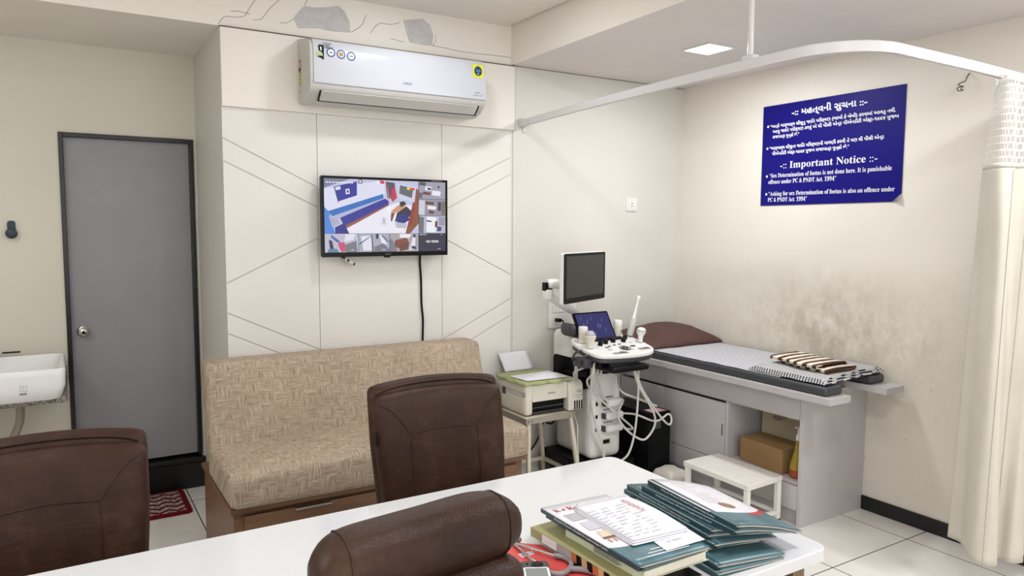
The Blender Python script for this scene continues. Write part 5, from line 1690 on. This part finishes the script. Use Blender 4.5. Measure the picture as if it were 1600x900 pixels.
    b = BM(); add_rbox(b, -.05, .05, -.025, .025, 0, .04, .008, 5); obj('case', b, M_DKGREY, q)
    b = BM(); add_rbox(b, -.03, .03, -.0255, .0, .02, .043, .004, 4); obj('label_face', b, M_ACGREY, q)
printer()

# ------------------------------------------------------------------ things on the desk
def m_cover():
    """folder front: white upper part, teal lower part below a curved red line (uv: u across, v from the far end)"""
    t = NT('folder_cover', .3, srgb(230, 228, 236))
    uv = t.n('ShaderNodeUVMap')
    sep = t.n('ShaderNodeSeparateXYZ'); t.l(uv.outputs[0], sep.inputs[0])
    u, v = sep.outputs[0], sep.outputs[1]
    du = t.math('MULTIPLY', t.math('SUBTRACT', u, .30), .66)
    dv = t.math('SUBTRACT', v, .12)
    d = t.math('SQRT', t.math('ADD', t.math('MULTIPLY', du, du), t.math('MULTIPLY', dv, dv)))
    teal = t.math('GREATER_THAN', d, .64)
    red = t.math('MULTIPLY', t.math('MULTIPLY', t.math('GREATER_THAN', d, .64), t.math('LESS_THAN', d, .685)), t.math('GREATER_THAN', u, .58))
    pap = t.ramp(t.noise(uv.outputs[0], 3, 2), [(.3, srgb(222, 220, 228)), (.7, srgb(236, 234, 240))])
    tl = t.ramp(t.noise(uv.outputs[0], 4, 2), [(.3, srgb(58, 94, 104)), (.7, srgb(86, 124, 134))])
    c = t.mix(teal, pap, tl)
    c = t.mix(red, c, srgb(196, 44, 56))
    t.col(c)
    return t.m
M_COVER = m_cover()
M_GREYCARD = plain('grey_sheet', (170, 166, 166), .6, var=.08)

def folder(label, x, y, z, rz, zfree, th=.0105, cover=None, W_=.222, L_=.352, sag_under=None, text=True, pages=.004, group='teal folders piled on the desk'):
    """spine along local y at x = 0; zfree = height of the free edge; z = height of the spine's underside"""
    t = thing('folder', label, 'folder', (x, y, z), rz, group)
    drop = zfree - z
    def zc(u, top):
        e = drop * (u ** 1.5)
        return e + (th * (1 - u) + (pages + .0025) * u if top else 0)
    def sheet(name, top, m, off=0, u0=0.0, u1=1.0, jit=0):
        b = BM()
        uvl = b.loops.layers.uv.new('UVMap')
        g = []
        nx, ny = 14, 12
        for j in range(ny + 1):
            row = []
            for i in range(nx + 1):
                u = u0 + (u1 - u0) * i / nx; v = j / ny
                row.append((b.verts.new((u * W_ + (jit * mnoise.noise(Vector((v * 6, z * 90, 2))) if i == nx else 0), L_ / 2 - v * L_, zc(u, top) + off + (.0025 * mnoise.noise(Vector((u * 4, v * 4, z * 70))) * u if jit else 0))), (u, v)))
            g.append(row)
        for j in range(ny):
            for i in range(nx):
                q = (g[j][i], g[j + 1][i], g[j + 1][i + 1], g[j][i + 1])
                f = b.faces.new([k[0] for k in q])
                for lp, k in zip(f.loops, q):
                    lp[uvl].uv = k[1]
        return obj(name, b, m, t, angle=80, solid=.0009)
    # folded card spine
    b = BM()
    add_sweep(b, [Vector((0, L_ / 2, 0)), Vector((0, -L_ / 2, 0))], [(0, 0), (.0, th), (-.016, th), (-.016, th - .0012), (-.0014, th - .0012), (-.0014, .0012), (-.016, .0012), (-.016, 0)], upv=(0, 0, 1))
    sp = obj('spine', b, M_TEAL, t)
    if text:
        b = BM(); text_into(b, serif('Kriyansh Women’s Hospital & Laparoscopy Centre'), basis((-.0003, L_ / 2 - .062, th * .27), (0, -1, 0), (0, 0, 1)), .215, th * .62, lift=.0004)
        obj('spine_lettering', b, M_TXTWHITE, sp)
    sheet('back_cover', False, M_TEALCOVER, .0006)
    for k in range(2):
        sheet('inner_sheet', True, M_PAGES if k else M_GREYCARD, -.0026 - .0022 * k, .03, .985, .006)
    cv = sheet('front_cover', True, cover or M_TEALCOVER, .0)
    return t, cv, zc

def desk_goods():
    # ---- right pile, from the bottom up
    B0 = DZ + .0005
    specs = [
        ('bottom teal folder of the right pile, only its near spine end showing', 1.288, 1.330, -3.9, .0),
        ('second teal folder from the bottom of the right pile', 1.300, 1.338, -5.0, .0),
        ('third teal folder from the bottom of the right pile, above a black paper clip file', 1.332, 1.386, -2.2, .0),
        ('fourth teal folder from the bottom of the right pile', 1.345, 1.412, -5.6, .0),
        ('fifth teal folder from the bottom of the right pile', 1.352, 1.408, -5.6, .0),
        ('second folder from the top of the right pile, spine nearly hidden', 1.366, 1.352, -3.2, .0),
    ]
    z = B0; zf = B0
    for k, (lab, x, y, r, _) in enumerate(specs):
        th = .0125
        folder(lab, x, y, z, math.radians(r), zf, th, text=k >= 2, pages=.0025)
        z += th + .0008 + (.0105 if k == 1 else 0)
        zf += .0065 + (.005 if k == 1 else 0)
        if k == 1:
            q = thing('paper_file', 'thin file of papers with a black edge between the teal folders', 'file', (1.31, 1.40, z - .0065), math.radians(-4))
            b = BM()
            dr = zf - (z - .0065) - .002
            g = []
            for j in range(11):
                g.append([b.verts.new((.20 * i / 10, .17 - .34 * j / 10, dr * (i / 10) ** 1.5)) for i in range(11)])
            for j in range(10):
                for i in range(10):
                    b.faces.new((g[j][i], g[j][i + 1], g[j + 1][i + 1], g[j + 1][i]))
            obj('papers', b, M_PAGES, q, solid=.002)
            b = BM(); add_box(b, -.012, .004, -.17, .175, -.002, .004); obj('edge_strip', b, M_BLACKPL, q, bevel=.001)
    t, cv, zc = folder('top folder of the right pile, white and teal cover with a red curve', 1.378, 1.350, z, math.radians(-5.8), zf, .0125, cover=M_COVER, pages=.003)
    b = BM()
    def onc(u, v):
        W_, L_ = .222, .352
        return Vector((u * W_, L_ / 2 - v * L_, zc(u, True) + .0011))
    for k in range(9):
        v = .10 + .055 * k
        w = [(.35 + .4 * random.random()) for _ in range(2)]
        for s, e in ((.22, .22 + .5 * w[0]),):
            a, c2 = onc(s, v), onc(e, v)
            vs = [b.verts.new(p) for p in (onc(s, v), onc(s, v + .006), onc((s + e) / 2, v + .006), onc(e, v + .006), onc(e, v), onc((s + e) / 2, v))]
            b.faces.new(vs)
    obj('cover_lines', b, plain('faint_ink', (176, 172, 184), .6), cv)
    b = BM()
    cpt = onc(.45, .60)
    b.faces.new([b.verts.new(onc(.45 + .11 * math.cos(2 * PI * k / 20), .60 + .06 * math.sin(2 * PI * k / 20))) for k in range(20)])
    obj('cover_emblem', b, plain('bronze_ink', (140, 106, 74), .5), cv)

    # ---- left pile: books under a folder with papers
    def book(name, label, x, y, z, rz, w, l, th, cm, extra=None):
        q = thing(name, label, 'book', (x, y, z), math.radians(rz))
        b = BM(); add_box(b, .003, w - .004, -l / 2 + .004, l / 2 - .004, .002, th - .002); obj('pages', b, M_PAGES, q)
        b = BM(); add_box(b, 0, w, -l / 2, l / 2, 0, .002); add_box(b, 0, w, -l / 2, l / 2, th - .002, th); add_box(b, -.002, .001, -l / 2, l / 2, 0, th); obj('cover', b, cm, q, bevel=.0008, seg=1)
        return q
    z = B0
    q = book('book', 'dark covered book at the bottom of the left pile', 1.045, 1.325, z, -2.0, .20, .31, .016, M_BLACKPL)
    z += .0165
    q = book('book', 'olive and yellow spined book sticking out under the cream book', 1.022, 1.375, z, 2.0, .205, .345, .024, M_OLIVE)
    b = BM()
    M = basis((-.0022, .02, 0), (0, -1, 0), (0, 0, 1))
    flat(b, [(-.10, .001), (-.04, .001), (-.04, .023), (-.10, .023)], M, .0004, 0)
    flat(b, [(-.04, .001), (.02, .001), (.02, .023), (-.04, .023)], M, .0004, 1)
    for k, c in enumerate((2, 3, 4, 3, 2, 4, 3)):
        flat(b, [(.02 + .02 * k, .001), (.04 + .02 * k, .001), (.036 + .02 * k, .023), (.018 + .02 * k, .023)], M, .0005, c)
    obj('spine_print', b, [M_PAPER, M_GREYCARD, plain('spine_orange', (190, 110, 70), .5), M_BLACKPL, plain('spine_tan', (206, 170, 130), .5)], q)
    z += .0245
    q = book('book', 'thick pale green book under the white and teal folder', 1.062, 1.310, z, 1.0, .20, .285, .024, M_PALEGREEN)
    b = BM()
    M = basis((-.0022, .0, 0), (0, -1, 0), (0, 0, 1))
    for k in range(4):
        flat(b, [(-.03, .005 + .004 * k), (.06 + .01 * (k % 2), .005 + .004 * k), (.06 + .01 * (k % 2), .007 + .004 * k), (-.03, .007 + .004 * k)], M, .0004)
    obj('spine_lines', b, M_TXTDARK, q)
    z += .0245
    t, cv, zc = folder('teal folder directly under the papered folder on the left pile', 1.050, 1.350, z, math.radians(.8), z, .008, text=False, pages=.002, W_=.20)
    z += .0088
    t, cv, zc = folder('white and teal folder on top of the left pile, with papers on it', 1.043, 1.352, z, math.radians(-.3), z, .0115, cover=M_COVER, pages=.004, W_=.215, L_=.385)
    W_, L_ = .215, .385
    def fm(u, v):
        return basis((u * W_, L_ / 2 - v * L_, zc(u, True) + .0010), (1, 0, (zc(1, True) - zc(0, True)) / W_), (0, 1, 0))
    b = BM()
    text_into(b, serif('K'), fm(.07, .125), .018, .028, lift=.0006); text_into(b, serif('Kri'), fm(.26, .125), .042, .028, lift=.0006)
    flat(b, disc(.02, .008, .005, 14), fm(.11, .125), .0006)
    obj('cover_logo', b, M_TXTRED, cv)
    b = BM()
    for k in range(5):
        flat(b, [(0, 0), (.06 - .01 * (k % 2), 0), (.06 - .01 * (k % 2), .0025), (0, .0025)], fm(.08, .20 + .025 * k), .0006)
    obj('cover_print', b, M_TXTGREY, cv)
    b = BM()
    flat(b, [(0, 0), (.085, 0), (.07, .045), (.01, .045)], fm(.10, .62), .0006, 1); flat(b, [(.0, 0), (.085, 0), (.085, .010), (.0, .010)], fm(.10, .62), .0008, 0)
    for k in range(5):
        flat(b, [(.004 + .016 * k, -.02), (.011 + .016 * k, -.02), (.011 + .016 * k, -.004), (.004 + .016 * k, -.004)], fm(.10, .62), .0008, 2)
    flat(b, [(0, 0), (.06, 0), (.05, .05), (.006, .05)], fm(.10, .47), .0006, 3)
    obj('cover_picture', b, [plain('print_brown', (112, 84, 66), .5), plain('print_cream', (214, 200, 172), .5), plain('print_salmon', (196, 140, 120), .5), plain('print_lilac', (200, 198, 208), .5)], cv)
    b = BM()
    for k, w in enumerate((.07, .11, .13)):
        flat(b, [(0, 0), (w, 0), (w, .003), (0, .003)], fm(.36 - .08 * k, .87 + .035 * k), .0006)
    flat(b, disc(0, 0, .008, 12), fm(.86, .86), .0006)
    obj('cover_lettering', b, M_TXTWHITE, cv)
    # papers on that folder
    ztop = z + zc(.5, True) + .0018
    q = thing('paper_bundle', 'folded bundle of white printed papers on the left pile', 'papers', (1.175, 1.345, ztop), math.radians(-3))
    for k in range(3):
        b = BM()
        g = []
        for j in range(13):
            v = j / 12
            g.append([b.verts.new((-.075 + .004 * k + .165 * i / 10, .135 - .245 * v + .006 * k, .0012 + .0028 * k + .0035 * math.sin(v * 3.1) * (i / 10) * k + .003 * (v ** 3) * (1 - i / 10))) for i in range(11)])
        for j in range(12):
            for i in range(10):
                b.faces.new((g[j][i], g[j][i + 1], g[j + 1][i + 1], g[j + 1][i]))
        o = obj('paper_layer', b, M_PAPER, q, solid=.0012)
    def bm_at(x, y):
        v = (.135 - y) / .245; i = (x + .075) / .165
        return Matrix.Translation((x, y, .0012 + .0056 + .0035 * math.sin(v * 3.1) * i * 2 + .003 * v ** 3 * (1 - i) + .0016))
    def conform(bm, lift):
        # lay flat printing onto the curved top sheet
        for vv in bm.verts:
            vv.co.z = bm_at(vv.co.x, vv.co.y).translation.z + lift
    b = BM(); text_into(b, 'NEOGENPATH', Matrix.Translation((.056, .118, 0)) @ Matrix.Rotation(-PI / 2, 4, 'Z'), .095, .022); conform(b, .0008); obj('bill_heading', b, plain('pale_red_ink', (196, 110, 116), .6), q)
    b = BM()
    for k in range(11):
        y = .09 - .017 * k
        x = -.064
        while x < .035:
            l_ = .012 + .02 * random.random()
            for m_ in range(3):
                flat(b, [(x + l_ * m_ / 3, y), (x + l_ * (m_ + 1) / 3, y), (x + l_ * (m_ + 1) / 3, y + .0018), (x + l_ * m_ / 3, y + .0018)], Matrix())
            x += l_ + .006 + .02 * random.random()
    conform(b, .0008)
    obj('bill_print', b, plain('pale_ink', (150, 150, 164), .6), q)
    b = BM()
    add_prism(b, [(-.02, -.16), (.10, -.155), (.11, -.06), (-.01, -.07)], .0, .0010, Matrix.Translation((0, 0, .0002)))
    text_into(b, '22 TESTS', Matrix.Translation((.01, -.128, .0012)), .045, .009, lift=.0004, mi=1)
    obj('slip', b, [M_PAPER, M_TXTGREY], q)

    # ---- red pouch, stethoscope, meter, keys
    t = thing('red_pouch', 'red vinyl file pouch lying on the desk between the chair and the books', 'pouch')
    b = BM()
    poly = [(.860, 1.495), (.965, 1.562), (1.022, 1.508), (1.036, 1.25), (.80, 1.24)]
    add_prism(b, poly, B0, B0 + .006); obj('pouch_body', b, M_RED, t, bevel=.002)
    b = BM(); add_prism(b, [(.940, 1.470), (.978, 1.473), (.981, 1.487), (.941, 1.490)], B0 + .006, B0 + .0068); lb = obj('label_tag', b, M_PAPER, t)
    b = BM()
    for k in range(6): flat(b, [(.944 + .006 * k, 1.4745), (.9475 + .006 * k, 1.4745), (.9475 + .006 * k, 1.4845), (.944 + .006 * k, 1.4845)], Matrix.Translation((0, 0, B0 + .0068)), .0003)
    obj('tag_print', b, M_TXTGREY, lb)
    rebase(t, (.92, 1.4, B0))
    zt = B0 + .012
    t = thing('stethoscope', 'grey stethoscope with steel ear tubes lying on the red pouch', 'stethoscope')
    b = BM(); add_tube(b, [(.957, 1.537, zt), (.952, 1.48, zt), (.943, 1.412, zt + .002), (.940, 1.395, zt + .002)], .0032, 8)
    obj('ear_tube', b, M_CHROME, t)
    b = BM(); add_tube(b, [(.957, 1.540, zt + .002), (.98, 1.48, zt + .003), (1.003, 1.425, zt + .003), (1.008, 1.415, zt + .003)], .0034, 8); obj('ear_tube', b, M_CHROME, t)
    b = BM(); add_tube(b, [(1.004, 1.424, zt + .003), (1.018, 1.400, zt + .003), (1.016, 1.370, zt + .003), (.99, 1.345, zt + .003), (.965, 1.337, zt + .003), (.945, 1.350, zt + .003), (.936, 1.375, zt + .003), (.938, 1.398, zt + .002)], .0062, 10); obj('yoke', b, M_TUBEGREY, t)
    b = BM(); add_tube(b, [(.995, 1.347, zt + .003), (1.02, 1.325, zt + .003), (1.035, 1.29, zt + .003), (1.03, 1.25, zt), (1.0, 1.22, zt)], .007, 10); obj('tubing', b, M_TUBEGREY, t)
    b = BM(); add_lathe(b, [(0, 0), (.007, .002), (.0085, .01), (.006, .022), (.004, .026)], 14, Matrix.Translation((.982, 1.545, zt + .004)) @ Matrix.Rotation(math.radians(-90), 4, 'Y') @ Matrix.Rotation(.2, 4, 'X')); obj('ear_tip', b, plain('ear_tip_grey', (130, 118, 120), .5), t)
    rebase(t, (.97, 1.42, zt))
    t = thing('glucose_meter', 'small black and white handheld meter with a grey screen on the red pouch', 'meter', (.913, 1.368, B0 + .0062), math.radians(-28))
    b = BM(); add_prism(b, rrect(-.034, .034, -.055, .052, .012, 5), 0, .016); obj('case', b, M_DKGREY, t, bevel=.004, seg=3)
    b = BM(); add_prism(b, rrect(-.031, .031, -.052, .012, .008, 4), .016, .019); fr = obj('screen_frame', b, M_WHITEPL, t, bevel=.001)
    b = BM(); flat(b, rrect(-.025, .025, -.046, .006, .002, 2), Matrix.Translation((0, 0, .019)), .0004); obj('screen', b, plain('lcd_grey', (128, 134, 132), .25), fr)
    b = BM(); add_lathe(b, [(.014, .016), (.014, .0175), (.011, .018), (0, .018)], 18, Matrix.Translation((.006, .030, 0))); add_lathe(b, [(.003, .016), (.003, .0175), (0, .018)], 10, Matrix.Translation((-.018, .034, 0))); obj('button', b, M_BLACKPL, t)
    t = thing('key_ring', 'small bunch of keys with a red fob beside the red pouch', 'keys', (.865, 1.470, B0 + .0068), .5)
    b = BM(); add_sweep(b, [Vector((.014 * math.cos(a), .014 * math.sin(a), .003)) for a in [2 * PI * k / 20 for k in range(21)]], circ(.0013, 6), cap=False); obj('ring', b, M_STEEL, t)
    for a in (.2, .9):
        b = BM(); M = Matrix.Translation((.012, -.004, .002)) @ Matrix.Rotation(-a - .9, 4, 'Z'); add_prism(b, disc(.012, 0, .011, 14), 0, .0022, M); add_prism(b, [(.02, -.003), (.05, -.003), (.05, .002), (.044, .004), (.038, .002), (.02, .003)], 0, .0022, M); obj('key', b, M_STEEL, t)
    b = BM(); add_rbox(b, -.012, .012, .012, .04, 0, .016, .006, 5); obj('red_fob', b, plain('fob_red', (196, 34, 44), .35), t)
    b = BM(); add_rbox(b, .004, .024, .028, .062, .004, .018, .006, 5); obj('blue_fob', b, plain('fob_blue', (66, 84, 150), .35), t)
desk_goods()
